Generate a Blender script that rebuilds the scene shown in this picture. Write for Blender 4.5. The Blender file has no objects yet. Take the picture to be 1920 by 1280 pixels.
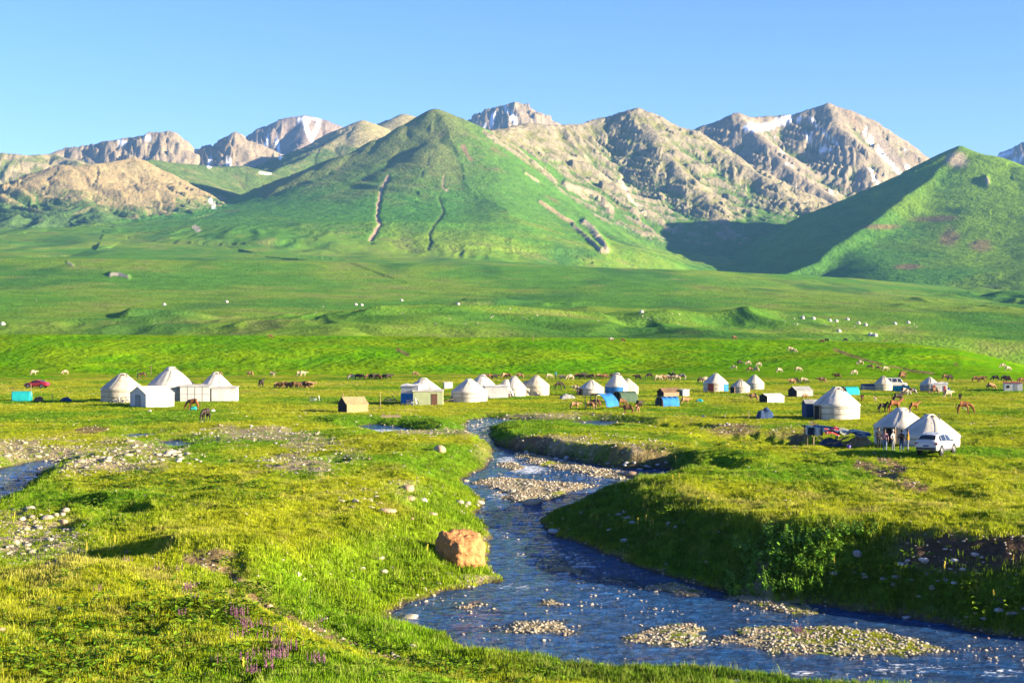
import bpy, bmesh, math, random
import numpy as np
from mathutils import Vector, Matrix, Euler

# ------------------------------------------------------------------ camera, sky, sun, exposure
scene = bpy.context.scene
COL = scene.collection
F = 3000.0            # focal length in photograph pixels (1920 wide)
CX, HY = 960.0, 632.0  # principal column, horizon row
CAMZ = 9.5
SUN_AZ, SUN_EL = math.radians(72.0), math.radians(13.2)   # azimuth: to the right of straight behind the camera

cam_d = bpy.data.cameras.new("camera")
cam_d.sensor_width = 36.0
cam_d.lens = F / 1920.0 * 36.0
cam_d.clip_start = 0.5
cam_d.clip_end = 40000.0
cam = bpy.data.objects.new("camera", cam_d)
COL.objects.link(cam)
cam.location = (0, 0, CAMZ)
cam.rotation_euler = (math.radians(90) - math.atan2(640.0 - HY, F), 0, 0)
scene.camera = cam

sun_vec = Vector((math.sin(SUN_AZ) * math.cos(SUN_EL), -math.cos(SUN_AZ) * math.cos(SUN_EL), math.sin(SUN_EL)))  # towards the sun
sl = bpy.data.lights.new("sun", 'SUN')
sl.energy = 5.0
sl.angle = math.radians(0.5)
sl.color = (1.0, 0.86, 0.62)
so = bpy.data.objects.new("sun", sl)
COL.objects.link(so)
so.rotation_euler = (-sun_vec).to_track_quat('-Z', 'Y').to_euler()
so.location = sun_vec * 500

world = bpy.data.worlds.new("World")
scene.world = world
world.use_nodes = True
wn = world.node_tree
for n in list(wn.nodes):
    wn.nodes.remove(n)
sky = wn.nodes.new('ShaderNodeTexSky')
sky.sky_type = 'NISHITA'
sky.sun_disc = False
sky.sun_elevation = SUN_EL
sky.sun_rotation = math.atan2(sun_vec.x, sun_vec.y)
sky.altitude = 2500
sky.air_density = 1.0
sky.dust_density = 0.2
sky.ozone_density = 3.0
hs = wn.nodes.new('ShaderNodeHueSaturation')
hs.inputs['Saturation'].default_value = 1.15
bg = wn.nodes.new('ShaderNodeBackground')
bg.inputs['Strength'].default_value = 0.066
wo = wn.nodes.new('ShaderNodeOutputWorld')
wn.links.new(sky.outputs[0], hs.inputs['Color'])
tint = wn.nodes.new('ShaderNodeMix'); tint.data_type = 'RGBA'; tint.blend_type = 'MULTIPLY'
tint.inputs['Factor'].default_value = 1.0
tint.inputs['B'].default_value = (1.09, .845, 1.06, 1)
wn.links.new(hs.outputs[0], tint.inputs['A'])
wn.links.new(tint.outputs['Result'], bg.inputs[0])
wn.links.new(bg.outputs[0], wo.inputs[0])

scene.view_settings.view_transform = 'Standard'
scene.view_settings.look = 'None'
scene.view_settings.gamma = 1.0
scene.view_settings.use_curve_mapping = False
scene.view_settings.exposure = 2.2
scene.cycles.use_denoising = True
scene.cycles.max_bounces = 5
scene.cycles.diffuse_bounces = 2
scene.cycles.glossy_bounces = 2
scene.cycles.transmission_bounces = 3
scene.cycles.transparent_max_bounces = 6
scene.cycles.volume_bounces = 0

# ------------------------------------------------------------------ noise (numpy)
rng = np.random.default_rng(7)
_perm = rng.permutation(4096).astype(np.int32)
_ang = rng.random(4096) * 2 * np.pi
_gx, _gy = np.cos(_ang).astype(np.float32), np.sin(_ang).astype(np.float32)

def perlin(x, y, seed=0):
    x = np.asarray(x, np.float64) + seed * 37.17
    y = np.asarray(y, np.float64) + seed * 91.73
    xi = np.floor(x); yi = np.floor(y)
    fx = (x - xi).astype(np.float32); fy = (y - yi).astype(np.float32)
    xi = xi.astype(np.int64); yi = yi.astype(np.int64)
    def g(ix, iy, dx, dy):
        h = _perm[(_perm[ix & 4095] + iy) & 4095]
        return _gx[h] * dx + _gy[h] * dy
    u = fx * fx * fx * (fx * (fx * 6 - 15) + 10)
    v = fy * fy * fy * (fy * (fy * 6 - 15) + 10)
    a = g(xi, yi, fx, fy); b = g(xi + 1, yi, fx - 1, fy)
    c = g(xi, yi + 1, fx, fy - 1); d = g(xi + 1, yi + 1, fx - 1, fy - 1)
    return (a + u * (b - a) + v * (c + u * (d - c) - (a + u * (b - a)))) * 1.5

def fbm(x, y, octv=4, seed=0, gain=0.5):
    s = 0.0; a = 1.0; t = 0.0
    for i in range(octv):
        s = s + a * perlin(x, y, seed + i * 3)
        t += a; a *= gain; x = x * 2.03; y = y * 2.03
    return s / t

def ridged(x, y, octv=4, seed=0, gain=0.5):
    s = 0.0; a = 1.0; t = 0.0
    for i in range(octv):
        s = s + a * (1 - 2 * np.abs(perlin(x, y, seed + i * 3)))
        t += a; a *= gain; x = x * 2.07; y = y * 2.07
    return s / t

def sstep(a, b, x):
    t = np.clip((x - a) / (b - a), 0, 1)
    return t * t * (3 - 2 * t)

def unproj(px, py, d):
    return ((px - CX) / F * d, d, CAMZ + (HY - py) / F * d)

def lerp(a, b, t):
    return a + (b - a) * t

# ------------------------------------------------------------------ the near valley: river, banks, plain
ZW_D = [40, 60, 66, 70, 80, 90, 100, 110, 120, 130, 140, 150, 165, 185, 200, 250, 400]
ZW_Z = [-4.6, -4.32, -4.12, -4.0, -3.6, -3.25, -2.9, -2.45, -2.0, -1.65, -1.35, -1.1, -.85, -.6, -.55, -.5, -.5]
def z_water(d):
    return np.interp(d, ZW_D, ZW_Z)
def on_water(px, py):
    """world xy of a pixel on the sloping water surface"""
    d = np.linspace(38, 300, 6000)
    yy = HY + F * (CAMZ - z_water(d)) / d
    dd = np.interp(-py, -yy, d)
    return ((px - CX) / F * dd, dd)
def on_flat(px, py, z=0.0):
    d = F * (CAMZ - z) / (py - HY)
    return ((px - CX) / F * d, d)

W_MAIN = [(722,1165),(760,1130),(830,1112),(900,1100),(945,1092),(915,1060),(918,1010),(915,985),(895,965),(912,940),(880,915),(866,902),
          (905,880),(925,862),(925,845),(900,832),(885,815),(872,800),(880,787),(915,783),(950,786),(1000,790),(1060,792),(1120,789),(1200,794),
          (1190,800),(1100,800),(1000,800),(955,797),(920,800),(915,815),(930,835),(960,845),(1050,858),(1130,875),(1180,880),(1255,880),
          (1275,892),(1262,903),(1215,915),(1160,930),(1095,948),(1030,962),(1008,978),(1040,1008),(1090,1022),(1170,1052),(1250,1082),(1340,1108),(1440,1128),
          (1560,1140),(1700,1158),(1800,1180),(1920,1200),(2150,1235),(2150,1300),(1560,1282),(1430,1262),(1300,1250),(1130,1250),(1060,1248),(1040,1236),(960,1226),
          (880,1215),(850,1205),(840,1188),(800,1180)]
W_LEFT = [(-60,890),(0,880),(40,872),(70,865),(110,863),(112,875),(70,890),(50,915),(20,935),(0,945),(-60,960)]
W_MID = [(670,800),(700,796),(745,800),(800,810),(830,812),(885,806),(880,813),(820,822),(760,826),(705,824),(725,815),(690,806)]
W_S1 = [(230,818),(260,813),(292,813),(285,818),(245,822)]
W_S2 = [(300,829),(330,826),(362,834),(352,841),(315,838)]
W_S3 = [(1350,845),(1372,846),(1362,857),(1350,862),(1356,852)]
BARS = [
    [(955,848),(1010,852),(1080,868),(1130,878),(1190,886),(1205,893),(1180,901),(1120,897),(1060,884),(1000,870)],
    [(900,905),(930,893),(975,896),(1040,902),(1110,906),(1125,912),(1060,931),(990,946),(950,937),(915,918)],
    [(935,868),(960,866),(990,878),(960,884)],
    [(1000,1060),(1045,1052),(1100,1068),(1090,1078),(1030,1072)],
    [(1080,1092),(1130,1078),(1170,1088),(1175,1094),(1110,1096)],
    [(1160,1106),(1200,1100),(1270,1094),(1320,1108),(1310,1120),(1240,1112)],
    [(890,1172),(960,1158),(1040,1162),(1092,1172),(1085,1188),(1000,1192),(920,1188)],
    [(1158,1195),(1220,1182),(1280,1165),(1330,1178),(1310,1205),(1260,1212),(1180,1208)],
    [(1340,1205),(1380,1178),(1450,1170),(1560,1172),(1660,1185),(1750,1205),(1800,1222),(1770,1232),(1640,1235),(1500,1228),(1400,1216)],
    [(1345,1118),(1420,1112),(1480,1128),(1560,1152),(1500,1158),(1430,1148)],
    [(1000,1130),(1040,1124),(1060,1134),(1020,1140)],
    [(820,1140),(900,1128),(940,1134),(880,1146)],
]
def poly_w(pts):
    return np.array([on_water(px, py) for px, py in pts])
P_MAIN, P_LEFT, P_MID, P_S1, P_S2, P_S3 = [poly_w(p) for p in (W_MAIN, W_LEFT, W_MID, W_S1, W_S2, W_S3)]
P_BARS = [poly_w(b) for b in BARS]

def poly_sdf(x, y, P):
    """signed distance, negative inside"""
    d2 = np.full(x.shape, 1e18); inside = np.zeros(x.shape, bool)
    n = len(P)
    for i in range(n):
        ax, ay = P[i]; bx, by = P[(i + 1) % n]
        ex, ey = bx - ax, by - ay
        wx, wy = x - ax, y - ay
        t = np.clip((wx * ex + wy * ey) / (ex * ex + ey * ey + 1e-12), 0, 1)
        d2 = np.minimum(d2, (wx - ex * t) ** 2 + (wy - ey * t) ** 2)
        if ay != by:
            c = ((ay > y) != (by > y)) & (x < (bx - ax) * (y - ay) / (by - ay) + ax)
            inside ^= c
    d = np.sqrt(d2)
    return np.where(inside, -d, d)

def idw(x, y, ctrl, p=3.0):
    num = 0.0; den = 0.0
    for cx, cy, v in ctrl:
        w = 1.0 / (((x - cx) ** 2 + (y - cy) ** 2) + 4.0) ** (p / 2)
        num = num + w * v; den = den + w
    return num / den

def C(px, py, v, z=0.0):
    return on_flat(px, py, z) + (v,)
# height of the ground away from the water
PLAT = [C(100,1270,.2),C(400,1270,.1),C(300,1150,.1),C(130,1060,-.2),C(20,1000,-1.9,-1.9),C(70,965,-1.7,-1.7),C(110,1000,-1.1,-1.1),C(10,1055,-1.1,-1.1),C(-60,980,-2,-2),C(190,925,.2),C(150,945,0),C(430,1010,.25),C(250,960,0),C(450,930,.1),C(600,900,-.3),C(700,870,-.2),C(830,830,.25),C(860,815,.2),
        C(100,830,-.7),C(250,840,-.6),C(500,820,-.5),C(0,760,0),C(300,760,.1),C(600,770,0),C(800,765,0),C(1000,760,0),
        C(1000,812,.35),C(1150,815,.3),C(1300,850,.2),C(1350,880,.1),C(1450,880,.1),C(1600,900,.1),C(1800,900,.2),C(1700,980,.1),C(1900,980,.3),C(1500,975,0),C(1300,905,.1),
        C(1400,800,-.1),C(1440,830,-.4),C(1600,840,.1),C(1750,850,.2),C(1900,820,.7),C(1880,780,.7),C(1600,760,0),C(1300,760,0),C(1900,740,.2),C(1000,715,.2),C(300,715,.2),C(1600,715,.2)]
def W(px, py, v):
    return on_water(px, py) + (v,)
PLAT += [W(800,1230,-3.9), W(950,1262,-3.8), W(1100,1275,-3.9), W(1400,1285,-4.0), W(1700,1300,-4.2), W(1000,1330,-3.6), W(1500,1340,-3.9), W(720,1210,-3.0), W(1900,1330,-4.2)]
BANKW = [W(722,1165,6.5),W(830,1112,6.5),W(945,1092,7),W(915,985,6),W(866,902,7),W(925,850,2.6),W(885,810,4),W(1000,795,3),W(930,838,1.5),W(1050,855,1.6),W(1180,878,1.8),W(1275,892,2.6),
         W(1160,930,7),W(1008,978,9),W(1170,1052,9),W(1340,1108,6.5),W(1560,1140,4.8),W(1700,1158,4.6),W(1920,1200,5),W(1000,1230,5),W(1500,1290,6),W(50,900,3),W(750,815,4),W(1500,1320,8)]

HOLLOW = [on_flat(px, py) + (rx, ry, dp) for px, py, rx, ry, dp in [(225,1018,2.2,2.6,.5),(120,935,2.6,3.2,.7),(210,945,2.2,3.0,.7),(1400,822,5.0,9.0,1.0),(1330,868,3.0,6,.9),(1480,818,2.6,5,.8),(620,858,1.8,4,.5),(850,940,1.4,2.2,.6),(330,830,2.2,4,.4),(1110,795,3.4,7,.7),(1240,795,3.0,6,.6),(1280,796,4,6,.5),(420,1030,1.0,1.6,.4),(360,1050,.8,1.2,.4),(60,1120,1.0,1.5,.35),(250,1175,1.2,1.4,.3),(320,1215,1.2,1.4,.3),(1500,870,3,5,.35),(1750,930,3,4,.3),(650,795,4,9,.5),(560,788,4,8,.4)]]
def near_fields(x, y):
    """height and masks of the near ground"""
    n1 = fbm(x / 9, y / 9, 3, 11); n2 = fbm(x / 2.2, y / 2.2, 3, 21)
    sd = poly_sdf(x, y, P_MAIN)
    sl_ = poly_sdf(x, y, P_LEFT); sm = poly_sdf(x, y, P_MID)
    ss = np.minimum(np.minimum(poly_sdf(x, y, P_S1), poly_sdf(x, y, P_S2)), poly_sdf(x, y, P_S3))
    sdw = np.minimum(np.minimum(sd, sl_), np.minimum(sm, ss))
    sdn = sdw + n2 * 0.55 + n1 * 0.3
    zw = z_water(y)
    plat = idw(x, y, PLAT)
    plat = plat + n1 * 0.22 + fbm(x / 38, y / 38, 2, 5) * 0.3 * sstep(90, 170, y)
    for hx, hy, rx, ry, dp in HOLLOW:
        ex = (x - hx) / rx + .35 * n1; rr2 = ex * ex + ((y - hy) / ry + .5 * n1) ** 2 + .55 * n2
        m_ = np.clip(1 - rr2, 0, 1)
        plat = plat - dp * m_ ** .6 * np.clip(.75 + .5 * ex, .15, 1.2)
    bw = idw(x, y, BANKW) * (1 + 0.5 * n1)
    t = np.clip(sdn / bw, 0, 1)
    prof = np.where(t < 1, 1 - (1 - t) ** 1.7, 1.0)
    prof = lerp(prof, t * t * (3 - 2 * t), 0.35)
    land = zw + 0.02 + np.maximum(plat - zw, 0.12) * prof
    bed = zw - 0.06 - np.clip(-sdn * 0.10, 0, 0.16)
    h = np.where(sdn > 0, land, bed)
    bar = np.zeros_like(h)
    for P in P_BARS:
        s = poly_sdf(x, y, P) + n2 * 1.3 + n1 * 1.3
        m = sstep(0.5, -0.9, s)
        bar = np.maximum(bar, m)
    h = np.maximum(h, np.where(sdn < 0.6, zw - 0.10 + bar * 0.21 + n2 * 0.14 * bar, -99))
    rough = np.interp(y, [40, 120, 160, 400], [1.0, 1.0, .45, .3]) * sstep(.4, 3, sdn)
    h = h + n2 * 0.05 * sstep(0.3, 2, sdn) + rough * (.55 * fbm(x / 5.5, y / 5.5, 3, 25) + .16 * fbm(x / 1.5, y / 1.5, 2, 35))
    return dict(h=h, sd=sdn, bar=bar, t=t, n1=n1, n2=n2, plat=plat, zw=zw)

# ------------------------------------------------------------------ the terrace beyond the plain, foothills and mountains
def terrace(x, y):
    px = CX + x / y * F
    yb = np.interp(px, [-400, 0, 600, 1200, 1500, 1920, 2400], [385, 385, 395, 390, 345, 330, 320])
    yt = np.interp(px, [-400, 0, 600, 1200, 1500, 1920, 2400], [500, 500, 520, 540, 540, 470, 430])
    ht = np.interp(px, [-400, 0, 600, 1000, 1240, 1500, 1700, 1800, 1860, 1920, 2050, 2300], [10.7, 10.5, 9.9, 9.4, 9.0, 8.6, 7.4, 5.4, 3.2, .6, -4, -8])
    wob = fbm(x / 60, y / 60, 3, 41)
    t = np.clip((y - yb - wob * 22) / (yt - yb), 0, 1)
    prof = t * t * (3 - 2 * t) * 0.75 + 0.25 * t
    return ht * prof + wob * 0.5 * sstep(.05, .4, t), t

B_D = [0, 380, 520, 620, 800, 1000, 1300, 1600, 2000, 2500, 3000, 3500, 4000, 5000, 7000, 9500]
B_Z = [0, 0, 9.0, 7.5, 6, 9, 16, 24, 38, 62, 95, 150, 210, 300, 380, 420]

# ridges: points (px, py, distance), slope at the crest, base level, rib depth, rock amount, kind
RIDGES = [
    # main grassy mountain
    dict(k=.78, base=120, rib=4, geo='M1', m=1, pts=[(825,207,4300),(760,236,4280),(700,264,4250),(640,294,4200),(590,322,4150),(540,354,4080),(490,386,3980),(430,412,3850),(370,432,3700)]),
    dict(k=.92, base=20, rib=8, geo='M1', m=1, pts=[(825,207,4300),(862,222,4290),(905,252,4260),(960,300,4160),(1010,350,4040),(1070,410,3900),(1140,472,3700),(1200,515,3500)]),
    dict(k=.62, base=110, rib=4, geo='M1', m=1, pts=[(825,207,4300),(815,270,4130),(790,345,3920),(770,420,3700),(760,480,3450)]),
    dict(k=.62, base=110, rib=4, geo='M1', m=1, pts=[(862,222,4290),(890,300,4080),(925,380,3840),(950,450,3600),(985,505,3350)]),
    dict(k=.55, base=110, rib=4, geo='M1', m=1, pts=[(640,294,4200),(640,370,3980),(610,440,3700),(590,490,3450)]),
    # craggy shoulder right of it
    dict(k=.85, base=130, rib=22, geo='M2', m=2, pts=[(905,252,4260),(950,245,4500),(985,238,4700),(1040,238,4800),(1080,236,4900),(1135,224,5000),(1170,215,5000),(1200,209,5000),(1235,222,5000),(1290,248,5000),(1340,280,4950)]),
    dict(k=.75, base=70, rib=36, geo='M2', m=2, pts=[(985,238,4700),(1050,300,4480),(1120,370,4260),(1200,440,4050)]),
    dict(k=.75, base=70, rib=26, geo='M2', m=2, pts=[(1200,209,5000),(1240,280,4750),(1290,340,4520),(1330,390,4330),(1370,440,4150),(1400,490,4000)]),
    dict(k=.78, base=90, rib=40, geo='M2', m=2, pts=[(1290,248,5000),(1370,300,4800),(1450,350,4600),(1520,395,4450),(1580,430,4330)]),
    # bare peak on the right
    dict(k=.85, base=200, rib=26, geo='M3', m=3, pts=[(1250,262,5500),(1290,246,5500),(1335,232,5520),(1375,216,5520),(1400,222,5540),(1440,219,5600),(1480,216,5620),(1510,207,5600),(1550,197,5600),(1590,208,5600),(1620,222,5600),(1655,250,5600),(1690,278,5600),(1745,310,5600),(1800,345,5550),(1900,400,5500)]),
    dict(k=.8, base=200, rib=26, geo='M3', m=3, pts=[(1380,216,5520),(1440,275,5250),(1500,330,5050),(1580,385,4850),(1650,430,4700)]),
    dict(k=.8, base=200, rib=24, geo='M3', m=3, pts=[(1550,197,5600),(1590,260,5350),(1630,320,5150),(1680,370,5000)]),
    # right grassy mountain
    dict(k=.60, q=.28, base=60, rib=5, geo='R1', m=4, pts=[(1805,282,3960),(1775,297,3985),(1740,320,4000),(1690,350,4020),(1620,395,4000),(1560,432,3930),(1500,474,3800),(1440,508,3600),(1380,533,3400)]),
    dict(k=.80, q=.28, base=50, rib=4, geo='R1', m=4, pts=[(1805,282,3960),(1790,304,3890),(1745,342,3770),(1690,376,3630),(1620,432,3460),(1540,486,3280),(1460,525,3100)]),
    dict(k=.55, q=.2, r0=40, base=60, rib=5, geo='R1', m=4, pts=[(1805,282,3960),(1850,294,3900),(1920,316,3800),(2050,350,3650),(2250,380,3500)]),
    dict(k=.5, q=.25, r0=80, base=40, rib=5, geo='R1', m=4, pts=[(1850,310,3880),(1850,385,3620),(1835,455,3320),(1800,525,2950)]),
    dict(k=.5, q=.25, r0=80, base=30, rib=5, geo='R1', m=4, pts=[(1960,345,3700),(1975,440,3250),(1965,530,2750),(1930,580,2350)]),
    # left: sandy spur, green ridge, crags, dark snow peak
    dict(k=.7, base=150, rib=26, geo='L1', m=5, pts=[(-150,420,3800),(0,374,3900),(60,336,4000),(110,316,4080),(180,311,4150),(250,303,4250),(262,306,4300)]),
    dict(k=.62, base=150, rib=26, geo='L1', m=5, pts=[(110,316,4080),(150,370,3900),(200,410,3700)]),
    dict(k=.62, base=150, rib=30, geo='L1', m=5, pts=[(250,303,4250),(290,345,4120),(330,385,3980),(300,415,3850)]),
    dict(k=.5, base=170, rib=10, geo='L2', m=6, pts=[(240,310,4500),(290,300,4650),(340,308,4750),(400,314,4850),(455,312,4900),(510,325,5000),(545,308,5150),(600,275,5350),(680,230,5600),(735,246,5650),(758,214,5800),(785,220,5850),(840,260,5900)]),
    dict(k=.5, base=170, rib=14, geo='L2', m=6, pts=[(680,230,5600),(650,300,5250),(600,350,4950)]),
    dict(k=.6, base=200, rib=22, geo='L0', m=7, pts=[(-300,270,5600),(-100,280,5500),(0,288,5500),(50,292,5500),(100,290,5600),(140,300,5500),(160,330,5200)]),
    dict(k=1.0, base=250, rib=34, geo='L3', m=7, pts=[(100,290,6000),(125,279,6050),(170,273,6050),(195,266,6050),(230,261,6050),(265,256,6050),(282,250,6050),(320,247,6050),(338,262,6050),(350,283,6050),(375,280,6050),(388,272,6050),(398,284,6050),(418,262,6050),(447,250,6050),(462,263,6050),(490,272,6050),(530,290,6050)]),
    dict(k=.8, base=300, rib=20, geo='L4', m=8, pts=[(400,300,7200),(455,270,7200),(500,238,7200),(535,222,7200),(575,219,7200),(610,225,7200),(650,242,7200),(700,275,7200)]),
    dict(k=.8, base=300, rib=20, geo='L4', m=8, pts=[(575,219,7200),(570,265,6900),(540,310,6600)]),
    # far peaks
    dict(k=.9, base=320, rib=40, geo='L3', m=9, pts=[(860,250,7200),(895,222,7200),(918,205,7200),(945,200,7200),(970,191,7200),(985,197,7200),(1005,207,7200),(1030,225,7200),(1065,240,7200),(1110,275,7200)]),
    dict(k=.8, base=320, rib=40, geo='L4', m=10, pts=[(1820,330,7200),(1860,298,7200),(1885,283,7200),(1920,268,7200),(1990,240,7200),(2100,230,7200),(2300,300,7200)]),
    # round foothill in the middle, broad fan on the left
    dict(k=.16, base=14, rib=2.0, geo='H', m=0, r0=140, pts=[(560,585,1650),(760,566,1750),(960,546,1850),(1130,531,1950),(1230,532,1980),(1320,550,1900),(1420,578,1760),(1500,602,1600),(1570,625,1450)]),
    dict(k=.20, base=60, rib=4.0, geo='H', m=0, r0=200, pts=[(-300,440,3400),(0,432,3450),(200,428,3500),(330,428,3550),(420,440,3600)]),
    dict(k=.12, base=30, rib=3.0, geo='H', m=0, r0=150, pts=[(-300,500,2700),(0,505,2700),(230,515,2650),(430,540,2500),(520,570,2300)]),
    dict(k=.14, base=8, rib=1.5, geo='H', m=0, r0=90, pts=[(1540,640,900),(1700,668,760),(1850,700,640)]),
]
_r = random.Random(5)
HILLS = []   # low rounded spurs on the foothills: x, y, axis, half length, half width, height
for _i in range(46):
    _d = 950 * math.exp(_r.random() * 1.2); _px = _r.uniform(-200, 1500 if _d > 1500 else 1300)
    _s = _d / 1500.0
    HILLS.append(((_px - CX) / F * _d, _d, _r.uniform(-.2, 1.35), _r.uniform(90, 260) * _s ** .6, _r.uniform(45, 95) * _s ** .6, _r.uniform(4, 9) * _s ** .7))
HILLS += [(350, 1500, 1.0, 160, 90, 9), (430, 1750, .9, 190, 110, 16), (-420, 1250, .8, 200, 60, 14), (-250, 1150, 1.0, 150, 48, 10), (120, 1150, 1.0, 170, 50, 11)]
GEOS = ['H', 'M1', 'M2', 'M3', 'R1', 'L1', 'L2', 'L0', 'L3', 'L4']

def far_fields(x, y):
    u = x / y
    tz, tt = terrace(x, y)
    base = np.interp(y, B_D, B_Z)
    hn = fbm(x / 420, y / 520, 4, 51)
    hn2 = ridged(x / 170 + hn, y / 330, 3, 61)
    amp = np.interp(y, [520, 700, 1000, 2000, 3200, 4500], [0, 3, 11, 26, 30, 20])
    right = sstep(.19, .32, u) * sstep(430, 620, y) * (1 - sstep(1000, 1500, y))
    base = base + amp * hn + amp * .40 * hn2 - right * 24
    tv = np.clip((y - 2300) / 2100.0, 0, 1)
    base = base - 110 * np.exp(-((x - (200 + 420 * tv)) / 290) ** 2) * sstep(2150, 2700, y) * (1 - sstep(4000, 4600, y))
    q = np.where((y > 560) & (y < 4200))[0]
    xq = x[q] + 30 * hn[q]; yq = y[q] + 40 * hn2[q]
    add = np.zeros(len(q))
    for hx, hy, ha, hl, hw, hh_ in HILLS:
        dx = xq - hx; dy = yq - hy
        al = (dx * math.sin(ha) + dy * math.cos(ha)) / hl; ac = (dx * math.cos(ha) - dy * math.sin(ha)) / hw
        add = np.maximum(add, hh_ * np.exp(-al * al) / (1 + ac * ac) ** 1.5) + .25 * hh_ * np.exp(-al * al - ac * ac)
    gl = ridged(xq / 260, yq / 420, 2, 741)
    am2 = np.interp(yq, [600, 1000, 2000, 3600], [0, 2.2, 6.5, 9.0])
    add = add + am2 * fbm(xq / 85, yq / 150, 3, 751) * 1.3 + am2 * .7 * ridged(xq / 60 + hn[q] * 2, yq / 520, 2, 761)
    base[q] = base[q] + add - np.interp(yq, [560, 1000, 2500], [0, 5, 14]) * np.clip(gl - .72, 0, 1) * 3.0
    h = np.where(y < 640, lerp(tz, np.maximum(base, -60), sstep(520, 640, y)), base)
    geo = np.zeros(x.shape, np.int8); mid = np.zeros(x.shape, np.int8)
    rr = np.full(x.shape, 1e9, np.float32); ss = np.zeros(x.shape, np.float32); rz = np.zeros(x.shape, np.float32)
    best = h.copy()
    wx = x + 28 * fbm(x / 260, y / 260, 3, 71); wy = y + 28 * fbm(x / 260, y / 260, 3, 81)
    for ri, R in enumerate(RIDGES):
        P = np.array([unproj(*p) for p in R['pts']])
        zmax = P[:, 2].max(); k = R['k']; b = R['base']; r0 = R.get('r0', 24.0 if R['geo'] == 'M1' else 9.0)
        reach = (zmax - b) / k * 4.0 + 300
        sel = np.where((x > P[:, 0].min() - reach) & (x < P[:, 0].max() + reach) & (y > P[:, 1].min() - reach) & (y < P[:, 1].max() + reach))[0]
        if len(sel) == 0:
            continue
        X = wx[sel]; Y = wy[sel]
        if R['geo'] == 'H':
            X = x[sel]; Y = y[sel]
        bz = np.full(len(sel), -1e9); bs = np.zeros(len(sel)); br = np.zeros(len(sel)); bt = np.zeros(len(sel))
        acc = 0.0
        for i in range(len(P) - 1):
            a, c = P[i], P[i + 1]
            e = c[:2] - a[:2]; L = math.hypot(*e)
            t = np.clip(((X - a[0]) * e[0] + (Y - a[1]) * e[1]) / (L * L), 0, 1)
            dx = X - a[0] - e[0] * t; dy = Y - a[1] - e[1] * t
            r = np.sqrt(dx * dx + dy * dy + r0 * r0) - r0
            zt = a[2] + (c[2] - a[2]) * t
            hh = np.maximum(zt - b, 5.0)
            q_ = k * r / hh
            qs = sstep(-60, 260, X) if R['geo'] == 'M1' else 1.0
            z = b + hh * np.exp(-q_ * (1 + qs * R.get('q', .75 if R['geo'] == 'M1' else .12 if R['geo'] == 'M2' else .5 if R['geo'] in ('L2', 'L0', 'L4', 'L3', 'M3') else 0) * q_)) - .45 * k * np.maximum(0, r - 1.5 * hh / k)
            if R['geo'] in ('M1', 'L2'): z = z - 75 * sstep(150, 480, X) * sstep(60, 300, r)
            if R['geo'] == 'R1': z = z - 80 * sstep(720, 380, X) * sstep(30, 200, r)
            if R['geo'] == 'M2': z = z - 75 * sstep(4250, 3700, Y) * sstep(20, 160, r)
            m = z > bz
            side = np.sign(dx * e[1] - dy * e[0])
            bz = np.where(m, z, bz); br = np.where(m, r, br); bs = np.where(m, acc + t * L + np.minimum(r, 900.0) * ((c[2] - a[2]) / L) / k + side * 7777.0 + np.arctan2(dy, dx) * np.minimum(r, 400.0) * ((t <= 0) | (t >= 1)), bs); bt = np.where(m, zt, bt)
            acc += L
        rel = np.clip((bz - b) / np.maximum(bt - b, 5), 0, 1)
        cut = bz < -80
        bz = np.where(cut, -1e4, bz)
        lam = 210.0 if R['geo'] in ('M1', 'R1', 'L2') else 85.0
        if R['geo'] == 'H': lam = 120.0
        wv = bs / lam + ri * 13.7
        rib = (ridged(wv, br / (lam * 5), 2, 91 + ri) + .5 * fbm(wv * 2.7, br / (lam * 2.0), 2, 131 + ri))
        env = (1 - np.exp(-br / 70.0)) * np.clip(rel * 2.6, 0, 1)
        bz = bz + R['rib'] * rib * env
        if R['geo'] in ('M2', 'M3', 'L3', 'L4', 'L1', 'L0'):
            rough = {'M2': .85, 'M3': .5, 'L3': .95, 'L4': .5, 'L1': .35, 'L0': .35}[R['geo']]
            cr = ridged(X / 95, Y / 130, 4, 171, .58) - .1
            bz = bz + rough * 15 * cr * np.clip(rel * 1.8 - .25, 0.0, 1) * np.clip(br / 25.0 + .25, 0, 1)
            bz = bz + rough * 5.0 * ridged(bs / 28, br / 75, 2, 201) * np.clip(rel * 2 - .2, 0.05, 1)
        old = best[sel]
        K = (3.0 + 75.0 * (1 - rel) ** 2.5 if R['geo'] == 'M1' else 14.0 if R['geo'] != 'H' else 5.0) * sstep(620, 1800, Y) + .01
        bz = bz - 400 * sstep(950, 540, Y)
        new = .5 * (old + bz + np.sqrt((old - bz) ** 2 + K * K))
        win = bz > old
        best[sel] = new
        geo[sel] = np.where(win, GEOS.index(R['geo']), geo[sel]); mid[sel] = np.where(win, R['m'], mid[sel])
        rr[sel] = np.where(win, br, rr[sel]); ss[sel] = np.where(win, bs, ss[sel]); rz[sel] = np.where(win, rel, rz[sel])
    return dict(h=best, geo=geo, mid=mid, r=rr, s=ss, rel=rz, tt=tt, hn=hn, hn2=hn2)

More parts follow.
